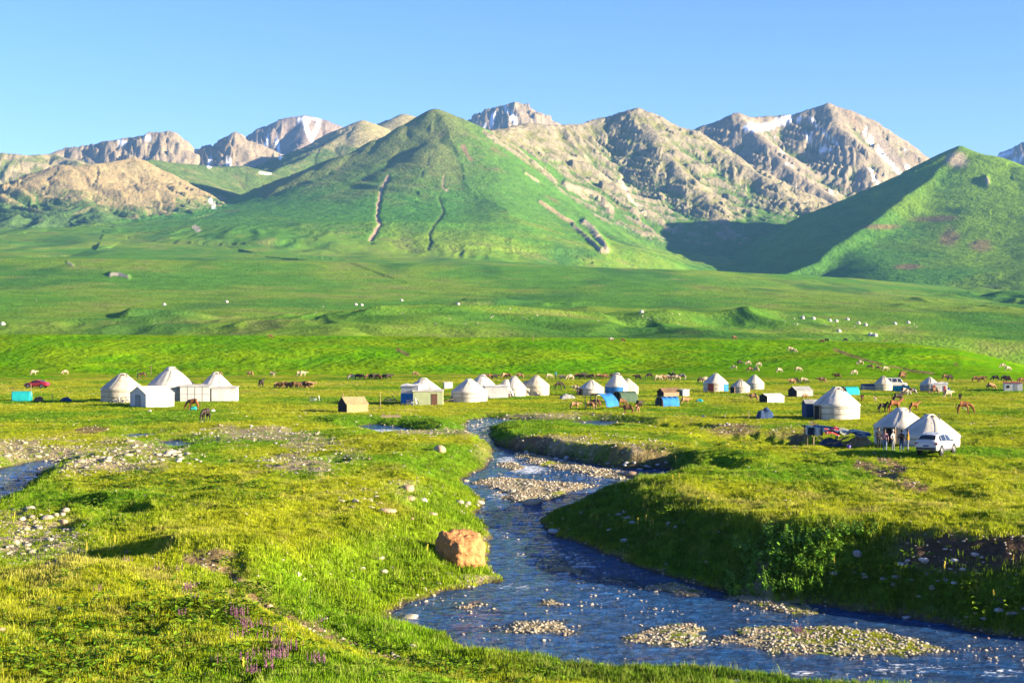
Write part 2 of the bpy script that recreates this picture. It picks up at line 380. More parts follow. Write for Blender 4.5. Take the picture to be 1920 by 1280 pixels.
def grid_mesh(name, xs, ys, zs, nr, nc, facemask=None):
    n = nr * nc
    co = np.empty((n, 3), np.float32); co[:, 0] = xs; co[:, 1] = ys; co[:, 2] = zs
    idx = np.arange(n).reshape(nr, nc)
    q = np.stack([idx[:-1, :-1], idx[:-1, 1:], idx[1:, 1:], idx[1:, :-1]], -1).reshape(-1, 4)
    if facemask is not None:
        q = q[facemask]
    used = np.zeros(n, bool); used[q.ravel()] = True
    remap = np.cumsum(used) - 1
    q = remap[q].astype(np.int32); co = co[used]
    me = bpy.data.meshes.new(name)
    me.vertices.add(len(co)); me.vertices.foreach_set('co', co.ravel())
    me.loops.add(q.size); me.loops.foreach_set('vertex_index', q.ravel())
    me.polygons.add(len(q)); me.polygons.foreach_set('loop_start', np.arange(0, q.size, 4, dtype=np.int32))
    me.polygons.foreach_set('use_smooth', np.ones(len(q), bool))
    me.update(calc_edges=True)
    return me, used

def set_color(me, name, rgb):
    a = me.attributes.new(name, 'FLOAT_COLOR', 'POINT')
    c = np.ones((len(rgb), 4), np.float32); c[:, :3] = rgb
    a.data.foreach_set('color', c.ravel())
def set_float(me, name, v):
    a = me.attributes.new(name, 'FLOAT', 'POINT')
    a.data.foreach_set('value', np.asarray(v, np.float32))

def tag(o, label=None, cat=None, group=None, kind=None):
    if label: o['label'] = label
    if cat: o['category'] = cat
    if group: o['group'] = group
    if kind: o['kind'] = kind
    return o
# ------------------------------------------------------------------ materials
def new_mat(name):
    m = bpy.data.materials.new(name); m.use_nodes = True
    nt = m.node_tree
    b = nt.nodes['Principled BSDF']
    return m, nt, b

def simple_mat(name, col, rough=.8, var=.12, scale=6.0, metal=0.0, bump=0.0, spec=.3, bscale=None):
    m, nt, b = new_mat(name)
    b.inputs['Roughness'].default_value = rough
    b.inputs['Metallic'].default_value = metal
    b.inputs['Specular IOR Level'].default_value = spec
    tc = nt.nodes.new('ShaderNodeTexCoord')
    nz = nt.nodes.new('ShaderNodeTexNoise'); nz.inputs['Scale'].default_value = scale; nz.inputs['Detail'].default_value = 5
    nt.links.new(tc.outputs['Object'], nz.inputs['Vector'])
    mr = nt.nodes.new('ShaderNodeMapRange')
    mr.inputs['From Min'].default_value = .3; mr.inputs['From Max'].default_value = .7
    mr.inputs['To Min'].default_value = 1 - var; mr.inputs['To Max'].default_value = 1 + var
    nt.links.new(nz.outputs['Fac'], mr.inputs['Value'])
    mx = nt.nodes.new('ShaderNodeVectorMath'); mx.operation = 'SCALE'
    mx.inputs[0].default_value = col
    nt.links.new(mr.outputs[0], mx.inputs['Scale'])
    nt.links.new(mx.outputs[0], b.inputs['Base Color'])
    if bump:
        n2 = nt.nodes.new('ShaderNodeTexNoise'); n2.inputs['Scale'].default_value = bscale or scale * 2.5; n2.inputs['Detail'].default_value = 6
        nt.links.new(tc.outputs['Object'], n2.inputs['Vector'])
        bp = nt.nodes.new('ShaderNodeBump'); bp.inputs['Strength'].default_value = 1.0; bp.inputs['Distance'].default_value = bump
        nt.links.new(n2.outputs['Fac'], bp.inputs['Height'])
        nt.links.new(bp.outputs[0], b.inputs['Normal'])
    return m

def terrain_mat(name, scales, bumps, var=.35, vscales=(1.0, 6.0), hue=0.0, translu=0.0):
    """vertex albedo times procedural variation, with layered bump (scales in 1/m)"""
    m, nt, b = new_mat(name)
    b.inputs['Roughness'].default_value = .9
    b.inputs['Specular IOR Level'].default_value = 0.0
    at = nt.nodes.new('ShaderNodeAttribute'); at.attribute_name = 'Col'
    ge = nt.nodes.new('ShaderNodeNewGeometry')
    prev = at.outputs['Color']
    for i, sc in enumerate(vscales):
        nz = nt.nodes.new('ShaderNodeTexNoise'); nz.inputs['Scale'].default_value = sc; nz.inputs['Detail'].default_value = 6; nz.inputs['Roughness'].default_value = .65
        nt.links.new(ge.outputs['Position'], nz.inputs['Vector'])
        mr = nt.nodes.new('ShaderNodeMapRange')
        mr.inputs['From Min'].default_value = .3; mr.inputs['From Max'].default_value = .7
        mr.inputs['To Min'].default_value = 1 - var; mr.inputs['To Max'].default_value = 1 + var
        nt.links.new(nz.outputs['Fac'], mr.inputs['Value'])
        mx = nt.nodes.new('ShaderNodeVectorMath'); mx.operation = 'SCALE'
        nt.links.new(prev, mx.inputs[0]); nt.links.new(mr.outputs[0], mx.inputs['Scale'])
        prev = mx.outputs[0]
    nt.links.new(prev, b.inputs['Base Color'])
    pn = None
    for sc, dist in zip(scales, bumps):
        nz = nt.nodes.new('ShaderNodeTexNoise'); nz.inputs['Scale'].default_value = sc; nz.inputs['Detail'].default_value = 5; nz.inputs['Roughness'].default_value = .6
        nt.links.new(ge.outputs['Position'], nz.inputs['Vector'])
        bp = nt.nodes.new('ShaderNodeBump'); bp.inputs['Strength'].default_value = 1.0; bp.inputs['Distance'].default_value = dist
        nt.links.new(nz.outputs['Fac'], bp.inputs['Height'])
        if pn is not None:
            nt.links.new(pn, bp.inputs['Normal'])
        pn = bp.outputs[0]
    nt.links.new(pn, b.inputs['Normal'])
    return m

def add_obj(name, me, mat=None, parent=None):
    o = bpy.data.objects.new(name, me); COL.objects.link(o)
    if mat is not None:
        me.materials.clear(); me.materials.append(mat)
    if parent is not None:
        o.parent = parent
    return o

# ------------------------------------------------------------------ near ground mesh
def px_of(x, y, z):
    return CX + x / y * F, HY + (CAMZ - z) / y * F

def seg_dist(px, py, pts):
    d = np.full(px.shape, 1e9)
    for (ax, ay), (bx, by) in zip(pts[:-1], pts[1:]):
        ex, ey = bx - ax, by - ay
        t = np.clip(((px - ax) * ex + (py - ay) * ey) / (ex * ex + ey * ey + 1e-9), 0, 1)
        d = np.minimum(d, np.hypot(px - ax - ex * t, py - ay - ey * t))
    return d

def ell(px, py, cx, cy, rx, ry):
    return 1 - np.sqrt(((px - cx) / rx) ** 2 + ((py - cy) / ry) ** 2)

COLS_N = np.linspace(-330, 2250, 800)
rows = [24.0]
while rows[-1] < 402:
    d = rows[-1]
    rows.append(d * (1 + (.0075 if d < 40 else .0044 if d < 135 else .0068)))
ROWS_N = np.array(rows)
U, D = np.meshgrid((COLS_N - CX) / F, ROWS_N)
nx_, ny_ = (U * D).ravel(), D.ravel()

STONY = [(60,850,170,32,1.0),(170,870,170,26,1.0),(250,845,120,30,.9),(60,1010,110,60,1.0),(20,980,70,40,.9),(500,812,110,16,1.0),(580,830,60,22,.9),(560,868,90,22,1.0),(430,815,90,18,.7),
         (700,930,90,18,.35),(1040,780,110,9,.9),(830,808,90,8,1.0),(640,850,60,24,.5),(760,915,60,25,.5),(890,1085,50,12,1.0),(760,1140,45,12,.7),(930,1215,90,12,.8),(1090,835,150,22,.8)]
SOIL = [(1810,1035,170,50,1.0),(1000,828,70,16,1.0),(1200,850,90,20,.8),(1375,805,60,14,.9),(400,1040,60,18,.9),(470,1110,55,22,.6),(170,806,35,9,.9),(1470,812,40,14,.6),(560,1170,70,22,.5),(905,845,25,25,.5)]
def near_masks(x, y, f):
    h = f['h']
    px, py = px_of(x, y, h)
    st = np.zeros(x.shape); so_ = np.zeros(x.shape)
    for cx, cy, rx, ry, a in STONY:
        st = np.maximum(st, a * sstep(-.25, .5, ell(px, py, cx, cy, rx, ry) + f['n2'] * .5 + f['n1'] * .35))
    for cx, cy, rx, ry, a in SOIL:
        so_ = np.maximum(so_, a * sstep(-.1, .45, ell(px, py, cx, cy, rx, ry) + f['n2'] * .4 + f['n1'] * .3))
    for pts in ([(1610,870),(1650,885),(1700,905),(1730,915)], [(1655,862),(1690,880)], [(350,1050),(430,1070),(500,1140),(620,1190),(760,1240),(900,1250)], [(1525,800),(1490,830)]):
        so_ = np.maximum(so_, .95 * sstep(15, 5, seg_dist(px, py, pts) + f['n2'] * 9))
    shore = sstep(.9, .1, f['sd']) * sstep(-.3, .4, f['n1'] + .3)
    st = np.maximum(st, shore * .7)
    st = np.maximum(st, f['bar'])
    st = np.where(f['sd'] < 0, 1.0, st)
    return px, py, st, so_

fN = near_fields(nx_, ny_)
tz_n, tt_n = terrace(nx_, ny_)
fN['h'] = fN['h'] + tz_n * sstep(300, 345, ny_)
pxN, pyN, stN, soN = near_masks(nx_, ny_, fN)
n3 = fbm(nx_ / 16, ny_ / 16, 3, 301); n4 = fbm(nx_ / 3.0, ny_ / 5.0, 3, 311); n5 = fbm(nx_ / 45, ny_ / 30, 2, 321)
g_fresh = np.array([.075, .165, .008]); g_yel = np.array([.215, .24, .010]); g_dry = np.array([.27, .225, .055])
c_soil = np.array([.16, .105, .058]); c_grav = np.array([.27, .215, .125]); c_bed = np.array([.05, .045, .03])
tb = tt_n[:, None]
def mix3(a, b, t):
    return a + (b - a) * t[:, None]
colN = mix3(g_fresh[None], g_yel[None], sstep(-.35, .4, n3 + n5 * .6 + .12))
colN = mix3(colN, g_dry[None], .45 * sstep(.15, .5, n4 * .7 + n5 * .6))
colN = mix3(colN, np.array([[.095, .215, .001]]), sstep(0, .15, tt_n) * .95)
sd_ = fN['sd']
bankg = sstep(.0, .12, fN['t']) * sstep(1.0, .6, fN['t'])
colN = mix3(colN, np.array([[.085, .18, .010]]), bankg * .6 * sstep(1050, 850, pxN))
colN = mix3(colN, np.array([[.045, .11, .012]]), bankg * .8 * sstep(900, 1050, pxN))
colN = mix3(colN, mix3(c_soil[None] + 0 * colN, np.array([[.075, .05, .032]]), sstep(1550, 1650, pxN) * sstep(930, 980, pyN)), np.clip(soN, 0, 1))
stt = np.clip(stN * sstep(-.25, .35, n4 * 1.2 + stN - .6), 0, 1)
colN = mix3(colN, c_grav[None] * (1 + .25 * n4[:, None]), stt)
barg = fN['bar'] * sstep(.05, .3, n3 + .35 * n4) * sstep(1340, 1420, pxN)
colN = mix3(colN, np.array([[.16, .17, .02]]), barg)
colN = mix3(colN, np.array([[.075, .062, .042]]), sstep(.55, .15, sd_) * (1 - sstep(.2, .5, fN['bar'])))
colN = np.where((sd_ < 0)[:, None] & (fN['h'] < fN['zw'] - .0)[:, None], c_bed[None] + 0 * colN, colN)
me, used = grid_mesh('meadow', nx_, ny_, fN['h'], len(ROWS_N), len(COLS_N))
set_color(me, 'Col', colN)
MAT_MEADOW = terrain_mat('meadow_turf', (.9, 5.0), (.35, .14), .30, (.35, 3.0))
meadow = add_obj('meadow', me, MAT_MEADOW)
tag(meadow, 'flat yellow-green grazing meadow cut by the stony river', 'meadow', kind='structure')

# ------------------------------------------------------------------ the river surface
rows = [36.0]
while rows[-1] < 215:
    rows.append(rows[-1] * 1.0032)
RW = np.array(rows); CW = np.linspace(-80, 2200, 760)
U, D = np.meshgrid((CW - CX) / F, RW)
wx_, wy_ = (U * D).ravel(), D.ravel()
fW = near_fields(wx_, wy_)
zw_ = fW['zw'] + .06 * ridged(wx_ / 1.5 + .3 * fW['n2'], wy_ / 1.0, 3, 401) + .05 * fbm(wx_ / 3.1, wy_ / 2.2, 2, 411)
keep = (fW['h'] < zw_ + .35) & (fW['sd'] < 1.2)
kf = keep.reshape(len(RW), len(CW))
fm = (kf[:-1, :-1] | kf[1:, 1:] | kf[:-1, 1:] | kf[1:, :-1]).ravel()
me, used = grid_mesh('river', wx_, wy_, zw_, len(RW), len(CW), fm)
pxw, pyw = px_of(wx_, wy_, zw_)
foam = np.zeros(wx_.shape)
for cx, cy, rx, ry, a in [(745,812,45,10,1.0),(990,880,50,12,.8),(950,862,30,10,.7),(960,985,45,22,.45),(1180,900,60,14,.35),(960,1100,60,8,.5),(1440,1085,60,10,.2),(1700,1252,140,16,.42),(1500,1262,60,10,.5),(1880,1262,70,12,.5),(1000,1040,50,14,.3),(940,930,40,14,.5),(720,808,40,6,.8),(1090,1050,60,14,.3)]:
    foam = np.maximum(foam, a * sstep(-.1, .7, ell(pxw, pyw, cx, cy, rx, ry)))
depth = np.clip((zw_ - fW['h']) / .35, 0, 1)
set_float(me, 'foam', foam[used]); set_float(me, 'depth', depth[used])
m, nt, b = new_mat('river_water')
ge = nt.nodes.new('ShaderNodeNewGeometry')
mp = nt.nodes.new('ShaderNodeMapping'); mp.inputs['Scale'].default_value = (.9, 2.0, 1)
nt.links.new(ge.outputs['Position'], mp.inputs['Vector'])
n1 = nt.nodes.new('ShaderNodeTexNoise'); n1.inputs['Scale'].default_value = 1.5; n1.inputs['Detail'].default_value = 6; n1.inputs['Roughness'].default_value = .62; n1.inputs['Distortion'].default_value = .6
nt.links.new(mp.outputs[0], n1.inputs['Vector'])
bp = nt.nodes.new('ShaderNodeBump'); bp.inputs['Distance'].default_value = .75; bp.inputs['Strength'].default_value = 1.0
nt.links.new(n1.outputs['Fac'], bp.inputs['Height'])
af = nt.nodes.new('ShaderNodeAttribute'); af.attribute_name = 'foam'
ad = nt.nodes.new('ShaderNodeAttribute'); ad.attribute_name = 'depth'
n2 = nt.nodes.new('ShaderNodeTexNoise'); n2.inputs['Scale'].default_value = 2.6; n2.inputs['Detail'].default_value = 5; n2.inputs['Distortion'].default_value = 1.2
nt.links.new(mp.outputs[0], n2.inputs['Vector'])
ma = nt.nodes.new('ShaderNodeMath'); ma.operation = 'MULTIPLY_ADD'
nt.links.new(af.outputs['Fac'], ma.inputs[0]); ma.inputs[1].default_value = .36
nt.links.new(n2.outputs['Fac'], ma.inputs[2])
mr = nt.nodes.new('ShaderNodeMapRange'); mr.inputs['From Min'].default_value = .70; mr.inputs['From Max'].default_value = .82
nt.links.new(ma.outputs[0], mr.inputs['Value'])
dm = nt.nodes.new('ShaderNodeMix'); dm.data_type = 'RGBA'
dm.inputs['A'].default_value = (.03, .04, .05, 1); dm.inputs['B'].default_value = (.006, .050, .17, 1)
n3_ = nt.nodes.new('ShaderNodeTexNoise'); n3_.inputs['Scale'].default_value = .9; n3_.inputs['Detail'].default_value = 7; n3_.inputs['Roughness'].default_value = .7; n3_.inputs['Distortion'].default_value = 1.0
nt.links.new(mp.outputs[0], n3_.inputs['Vector'])
cr_ = nt.nodes.new('ShaderNodeValToRGB'); cr_.color_ramp.elements[0].position = .40; cr_.color_ramp.elements[1].position = .60
cr_.color_ramp.elements[0].color = (.003, .048, .20, 1); cr_.color_ramp.elements[1].color = (.014, .19, .58, 1)  # reflected sky painted into the water colour, deep and bright blue by noise
nt.links.new(n3_.outputs['Fac'], cr_.inputs[0]); nt.links.new(cr_.outputs[0], dm.inputs['B'])
nt.links.new(ad.outputs['Fac'], dm.inputs['Factor'])
cm = nt.nodes.new('ShaderNodeMix'); cm.data_type = 'RGBA'
cm.inputs['B'].default_value = (.75, .80, .85, 1)
nt.links.new(dm.outputs['Result'], cm.inputs['A']); nt.links.new(mr.outputs[0], cm.inputs['Factor'])
nt.links.new(cm.outputs['Result'], b.inputs['Base Color'])
rm = nt.nodes.new('ShaderNodeMath'); rm.operation = 'MULTIPLY_ADD'; rm.inputs[1].default_value = .6; rm.inputs[2].default_value = .06
nt.links.new(mr.outputs[0], rm.inputs[0]); nt.links.new(rm.outputs[0], b.inputs['Roughness'])
b.inputs['IOR'].default_value = 1.33
b.inputs['Specular IOR Level'].default_value = .22
nt.links.new(bp.outputs[0], b.inputs['Normal'])
river = add_obj('river', me, m)
tag(river, 'shallow blue mountain river winding between gravel bars', 'river', kind='structure')

# ------------------------------------------------------------------ far ground mesh: terrace, foothills, mountains
COLS_F = np.linspace(-220, 2140, 1150)
rows = [372.0]
while rows[-1] < 8300:
    d = rows[-1]
    rows.append(d * (1 + (.0055 if d < 2700 else .0023 if d < 5000 else .0032 if d < 6200 else .0045)))
ROWS_F = np.array(rows)
U, D = np.meshgrid((COLS_F - CX) / F, ROWS_F)
fx_, fy_ = (U * D).ravel(), D.ravel()
fF = far_fields(fx_, fy_)
hF = fF['h']
nrF, ncF = len(ROWS_F), len(COLS_F)
pxF, pyF = px_of(fx_, fy_, hF)
# gullies, scars and snow couloirs, each where it lies on the slopes
def G(name): return fF['geo'] == GEOS.index(name)
FEAT = [  # polyline, half width (px), colour, depth (m), on
    ([(728,333),(716,352),(710,380),(706,405),(712,420),(700,440),(690,455)], 3.2, (.30,.215,.14), 12, ('M1',)),
    ([(832,330),(830,352),(838,358)], 1.6, (.27,.20,.13), 4, ('M1',)),
    ([(823,370),(832,398),(812,425),(805,440),(808,455),(798,475)], 2.2, (.06,.09,.02), 9, ('M1',)),
    ([(1165,340),(1180,370),(1210,402)], 2.6, (.46,.38,.26), 6, ('M1', 'M2')),
    ([(1160,345),(1178,300),(1170,310)], 2.0, (.40,.33,.2), 4, ('M2',)),
    ([(1098,418),(1110,428),(1122,445),(1132,458),(1138,470)], 5.5, (.30,.25,.16), -40, ('M1', 'M2')),
    ([(1012,378),(1030,390),(1052,405),(1075,420)], 3.2, (.27,.21,.11), -12, ('M1', 'M2')),
    ([(1076,424),(1095,440),(1115,458),(1128,472)], 3.0, (.28,.23,.14), -25, ('M1', 'M2')),
    ([(1060,345),(1085,355),(1115,365),(1135,380),(1145,392)], 5.0, (.30,.25,.155), -35, ('M1', 'M2')),
    ([(985,325),(1010,340)], 3.0, (.28,.23,.14), -20, ('M1', 'M2')),
    ([(206,515),(222,514),(241,519)], 2.6, (.36,.31,.23), -14, ('H', 'L1', 'M1')),
    ([(127,492),(138,497)], 1.6, (.36,.31,.23), -6, ('H', 'L1', 'M1')),
    ([(1850,335),(1852,344)], 3.6, (.30,.25,.17), -40, ('R1',)),
    ([(868,275),(875,290),(885,300)], 4.0, (.17,.12,.065), 0, ('M1',)),
    ([(570,222),(576,245),(582,262)], 3.6, (.85,.85,.88), 0, ('L4', 'L2')),
    ([(600,222),(592,245),(584,262)], 4.0, (.85,.85,.88), 0, ('L4', 'L2')),
    ([(518,258),(522,280),(526,296)], 3.2, (.85,.85,.88), 0, ('L4', 'L2')),
    ([(503,255),(496,285)], 2.6, (.85,.85,.88), 0, ('L4',)),
    ([(560,225),(566,222),(600,224)], 2.6, (.85,.85,.88), 0, ('L4',)),
    ([(225,266),(232,270)], 5.0, (.85,.85,.88), 0, ('L3',)),
    ([(270,262),(276,260)], 4.0, (.85,.85,.88), 0, ('L3',)),
    ([(395,300),(392,312)], 4.0, (.85,.85,.88), 0, ('L3', 'L2')),
    ([(425,308),(435,304)], 2.5, (.85,.85,.88), 0, ('L3', 'L2')),
    ([(950,208),(962,218),(966,240)], 3.4, (.85,.85,.88), 0, ('L3',)),
    ([(925,215),(920,235)], 3.0, (.85,.85,.88), 0, ('L3',)),
    ([(1400,238),(1430,240),(1455,232),(1480,222)], 6.0, (.85,.85,.88), 0, ('M3',)),
    ([(1621,246),(1628,262),(1650,288),(1672,310),(1696,335)], 3.0, (.85,.82,.78), 6, ('M3',)),
    ([(1520,222),(1535,240),(1550,255),(1570,272)], 2.2, (.80,.76,.68), 4, ('M3',)),
    ([(1632,320),(1645,345),(1660,365)], 2.0, (.75,.70,.62), 4, ('M3',)),
    ([(1510,250),(1525,268),(1545,285)], 2.0, (.80,.76,.70), 0, ('M3',)),
    ([(1700,312),(1708,325)], 3.0, (.80,.78,.72), 0, ('M3',)),
    ([(1540,283),(1548,278)], 4.0, (.84,.82,.78), 0, ('M3',)),
    ([(1870,298),(1885,290),(1900,282)], 4.0, (.8,.8,.84), 0, ('L4',)),
    ([(1895,305),(1915,298)], 4.0, (.8,.8,.84), 0, ('L4',)),
    ([(393,375),(402,388)], 3.2, (.8,.8,.84), 0, ('L1', 'L2', 'M1', 'H')),
    ([(365,425),(372,432)], 4.0, (.40,.33,.24), 0, ('M1', 'H', 'L1')),
    ([(488,324),(508,326)], 2.4, (.7,.66,.6), 0, ('L2',)),
]
for pts, hw, c, dep, on in FEAT:
    if dep:
        okm = np.zeros(hF.shape, bool)
        for g in on: okm |= G(g)
        bx = [p[0] for p in pts]; by = [p[1] for p in pts]
        sel = np.where(okm & (pxF > min(bx) - 40) & (pxF < max(bx) + 40) & (pyF > min(by) - 40) & (pyF < max(by) + 40))[0]
        jit = 3.0 * fbm(fx_[sel] / 40, fy_[sel] / 40, 2, 601)
        dd = seg_dist(pxF[sel] + jit, pyF[sel], pts)
        hF[sel] -= .22 * dep * np.exp(-(dd / (hw * 1.25)) ** 2)
pxF, pyF = px_of(fx_, fy_, hF)
HH = hF.reshape(nrF, ncF)
XX = fx_.reshape(nrF, ncF); YY = fy_.reshape(nrF, ncF)
dzr = np.gradient(HH, axis=0) / np.gradient(YY, axis=0)
dzc = np.gradient(HH, axis=1) / np.gradient(XX, axis=1)
slope = np.hypot(dzr, dzc).ravel()
cur = (HH - .25 * (np.roll(HH, 4, 0) + np.roll(HH, -4, 0) + np.roll(HH, 6, 1) + np.roll(HH, -6, 1))).ravel()

na = fbm(fx_ / 300, fy_ / 300, 4, 501); nb = fbm(fx_ / 60, fy_ / 60, 4, 511); nc_ = ridged(fx_ / 42, fy_ / 60, 3, 521)
nst = fbm(fF['s'] / 22.0, fF['r'] / 160.0, 3, 531)   # downslope streaks
rel = fF['rel']
def V(*c): return np.array([c])
n = len(hF)
c = mix3(V(.072, .178, .015) + np.zeros((n, 3)), V(.14, .215, .018), sstep(-.3, .35, na + .5 * nb))
c = mix3(c, V(.036, .105, .018), .75 * sstep(.05, .45, fbm(fx_ / 120, fy_ / 420, 3, 591)))
c = mix3(c, V(.16, .17, .045), .6 * sstep(.15, .5, nb + .3 * na))
# terrace
tmask = sstep(570, 525, fy_)
c = mix3(c, mix3(V(.080, .21, .001) + np.zeros((n, 3)), V(.135, .225, .002), sstep(-.3, .35, fbm(fx_ / 25, fy_ / 25, 3, 541) + .4 * na)), tmask)
# main mountain: green below, olive and brown above
g = G('M1')
up = sstep(.40, .85, rel + .25 * na + .18 * nb)
cm1 = mix3(V(.062, .168, .018) + np.zeros((n, 3)), V(.125, .140, .040), up * sstep(1000, 860, pxF) * .85)
cm1 = mix3(cm1, V(.075, .155, .018), sstep(840, 900, pxF) * (.6 + .3 * nb))
cm1 = mix3(cm1, V(.165, .145, .06), .6 * sstep(.18, .5, nst + nb * .5) * up)
cm1 = mix3(cm1, V(.16, .095, .055), .6 * sstep(.35, .6, fbm(fx_ / 140, fy_ / 140, 3, 551)))
cfoot = c
c = np.where(g[:, None], mix3(cfoot, cm1, sstep(.05, .35, rel + .12 * nb)), c)
# craggy shoulder
rk = sstep(.0, .30, cur / 6.0 + (slope - .70) * .9 + (rel - .58) * .45 + nb * .35)
cm2 = mix3(V(.070, .140, .022) + np.zeros((n, 3)), V(.165, .155, .055), sstep(.45, .95, rel + .3 * nb))
rock2 = mix3(V(.31, .25, .145) + np.zeros((n, 3)), V(.22, .185, .115), sstep(-.3, .3, nc_))
cm2 = mix3(cm2, rock2, rk)
c = np.where(G('M2')[:, None], cm2, c)
# bare peak
rk3 = sstep(-.5, .05, cur / 8.0 + (slope - .55) * .6 + (rel - .5) * 1.4 + nb * .3)
cm3 = mix3(V(.12, .15, .04) + np.zeros((n, 3)), mix3(V(.31, .245, .15) + np.zeros((n, 3)), V(.23, .185, .125), sstep(-.3, .4, nc_ + nst * .4)), rk3)
cm3 = mix3(cm3, V(.33, .22, .13), .8 * sstep(9, 0, seg_dist(pxF, pyF, [(1590,210),(1620,250),(1650,290)])) * sstep(-.5, .2, nst))
cm3 = mix3(cm3, V(.24, .19, .15), .8 * sstep(16, 4, seg_dist(pxF, pyF, [(1640,255),(1670,290),(1690,310)])))
cm3 = mix3(cm3, V(.85, .85, .88), sstep(.46, .58, fbm(fx_ / 55, fy_ / 55, 3, 561)) * sstep(.55, .8, rel) * (pxF > 1450))
c = np.where(G('M3')[:, None], cm3, c)
# right mountain
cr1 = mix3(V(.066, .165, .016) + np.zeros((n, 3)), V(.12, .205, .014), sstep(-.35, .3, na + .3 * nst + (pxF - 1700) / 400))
for cx_, cy_, rx_, ry_ in [(1840,460,26,14),(1780,445,22,22),(1650,425,40,6),(1760,410,50,7),(1700,500,30,6)]:
    cr1 = mix3(cr1, V(.20, .115, .065), .75 * sstep(-.2, .7, ell(pxF, pyF, cx_, cy_, rx_, ry_) + nb * .5))
top = (np.abs(pxF - 1798) < 14) & (pyF < 320)
cr1 = mix3(cr1, V(.34, .27, .17), sstep(-.6, .5, ell(pxF, pyF, 1795, 300, 18, 14) + .4 * nb))
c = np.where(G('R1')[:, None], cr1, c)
# sandy spur
sand = sstep(-.15, .25, (375 - pyF) / 90.0 + .55 * nst + .25 * nb + .22 * sstep(120, 260, pxF) + .15 * (pxF > 330) * -1)
cl1 = mix3(V(.070, .125, .030) + np.zeros((n, 3)), mix3(V(.29, .215, .105) + np.zeros((n, 3)), V(.24, .19, .095), sstep(-.3, .3, nb)), sand)
c = np.where(G('L1')[:, None], cl1, c)
# green ridge behind, tan on top
cl2 = mix3(V(.085, .13, .030) + np.zeros((n, 3)), V(.28, .235, .11), sstep(-.1, .25, (285 - pyF) / 60.0 + .4 * nb + .3 * nst))
cl2 = mix3(cl2, V(.18, .17, .06), .6 * sstep(.0, .4, nb + .3 * nst))
c = np.where(G('L2')[:, None], cl2, c)
cl0 = mix3(V(.12, .14, .04) + np.zeros((n, 3)), V(.30, .24, .13), sstep(-.3, .3, nst + nb))
c = np.where(G('L0')[:, None], cl0, c)
cl3 = mix3(V(.31, .24, .145) + np.zeros((n, 3)), V(.23, .18, .12), sstep(-.2, .35, nc_))
cl3 = mix3(cl3, V(.85, .85, .88), sstep(.44, .56, fbm(fx_ / 60, fy_ / 60, 3, 571)) * sstep(.5, .7, rel))
c = np.where(G('L3')[:, None], cl3, c)
cl4 = mix3(V(.25, .185, .14) + np.zeros((n, 3)), V(.20, .155, .125), sstep(-.3, .3, nst))
cl4 = mix3(cl4, V(.85, .85, .88), sstep(.5, .6, fbm(fx_ / 70, fy_ / 90, 3, 581)) * sstep(.4, .6, rel))
c = np.where(G('L4')[:, None], cl4, c)
for pts, hw, fc, dep, on in FEAT:
    if fc is not None:
        okm = np.zeros(hF.shape, bool)
        for gg in on: okm |= G(gg)
        bx = [p[0] for p in pts]; by = [p[1] for p in pts]
        sel = np.where(okm & (pxF > min(bx) - 30) & (pxF < max(bx) + 30) & (pyF > min(by) - 30) & (pyF < max(by) + 30))[0]
        jit = 3.0 * fbm(fx_[sel] / 40, fy_[sel] / 40, 2, 601)
        dd = seg_dist(pxF[sel] + jit, pyF[sel], pts)
        c[sel] = mix3(c[sel], V(*fc), sstep(hw * 1.25, hw * .6, dd + nb[sel] * hw))
# dirt track on the terrace, small bare patches
for pts, hw in (([(1565,655),(1600,668),(1650,682),(1710,695),(1750,700)], 3.6), ([(745,655),(765,665)], 4.0), ([(1790,680),(1800,690)], 2.5)):
    dd = seg_dist(pxF, pyF, pts)
    c = mix3(c, V(.16, .10, .05), .85 * sstep(hw, hw * .4, dd + nb * 1.2) * tmask)

# which faces are needed: drop what lies well below the skyline of nearer ground
ang = (HH - CAMZ) / YY * F
run = np.maximum.accumulate(ang, axis=0)
vis = (ang > run - 26)
fv = (vis[:-1, :-1] | vis[1:, 1:] | vis[:-1, 1:] | vis[1:, :-1])
MID = fF['mid'].reshape(nrF, ncF)[:-1, :-1]
FG = [
    ('foothills', (0,), 'rolling green foothills spread below the mountains'),
    ('mountain', (1,), 'tall green pyramid mountain with a pale eroded gully down its face'),
    ('mountain', (2,), 'craggy mountain shoulder with grey outcrops on grass'),
    ('mountain', (3,), 'bare tan mountain peak with thin snow gullies'),
    ('mountain', (4,), 'smooth grassy mountain with one side of its ridge in shade'),
    ('mountain', (5,), 'low sandy spur with pale bare slopes'),
    ('mountain', (6,), 'green ridge rising to tan tops behind the sandy spur'),
    ('mountain', (7,), 'jagged grey rock crags with snow patches'),
    ('mountain', (8,), 'purple-brown peak streaked with snow couloirs'),
    ('mountain', (9,), 'small grey rock summit showing over the green pyramid\'s shoulder'),
    ('mountain', (10,), 'distant dark snow-flecked peak behind the smooth grassy mountain'),
]
MAT_FAR = terrain_mat('mountain_ground', (.035, .16), (9.0, 2.6), .16, (.02, .12))
MAT_FOOT = terrain_mat('foothill_turf', (.05, .4), (2.5, .8), .22, (.03, .35))
for nm, ids, lab in FG:
    fm = (fv & np.isin(MID, ids)).ravel()
    if fm.sum() < 10:
        continue
    me, used = grid_mesh(nm, fx_, fy_, hF, nrF, ncF, fm)
    set_color(me, 'Col', c[used])
    o = add_obj(nm, me, MAT_FOOT if nm == 'foothills' else MAT_FAR)
    tag(o, lab, 'hills' if nm == 'foothills' else 'mountain', kind='structure')

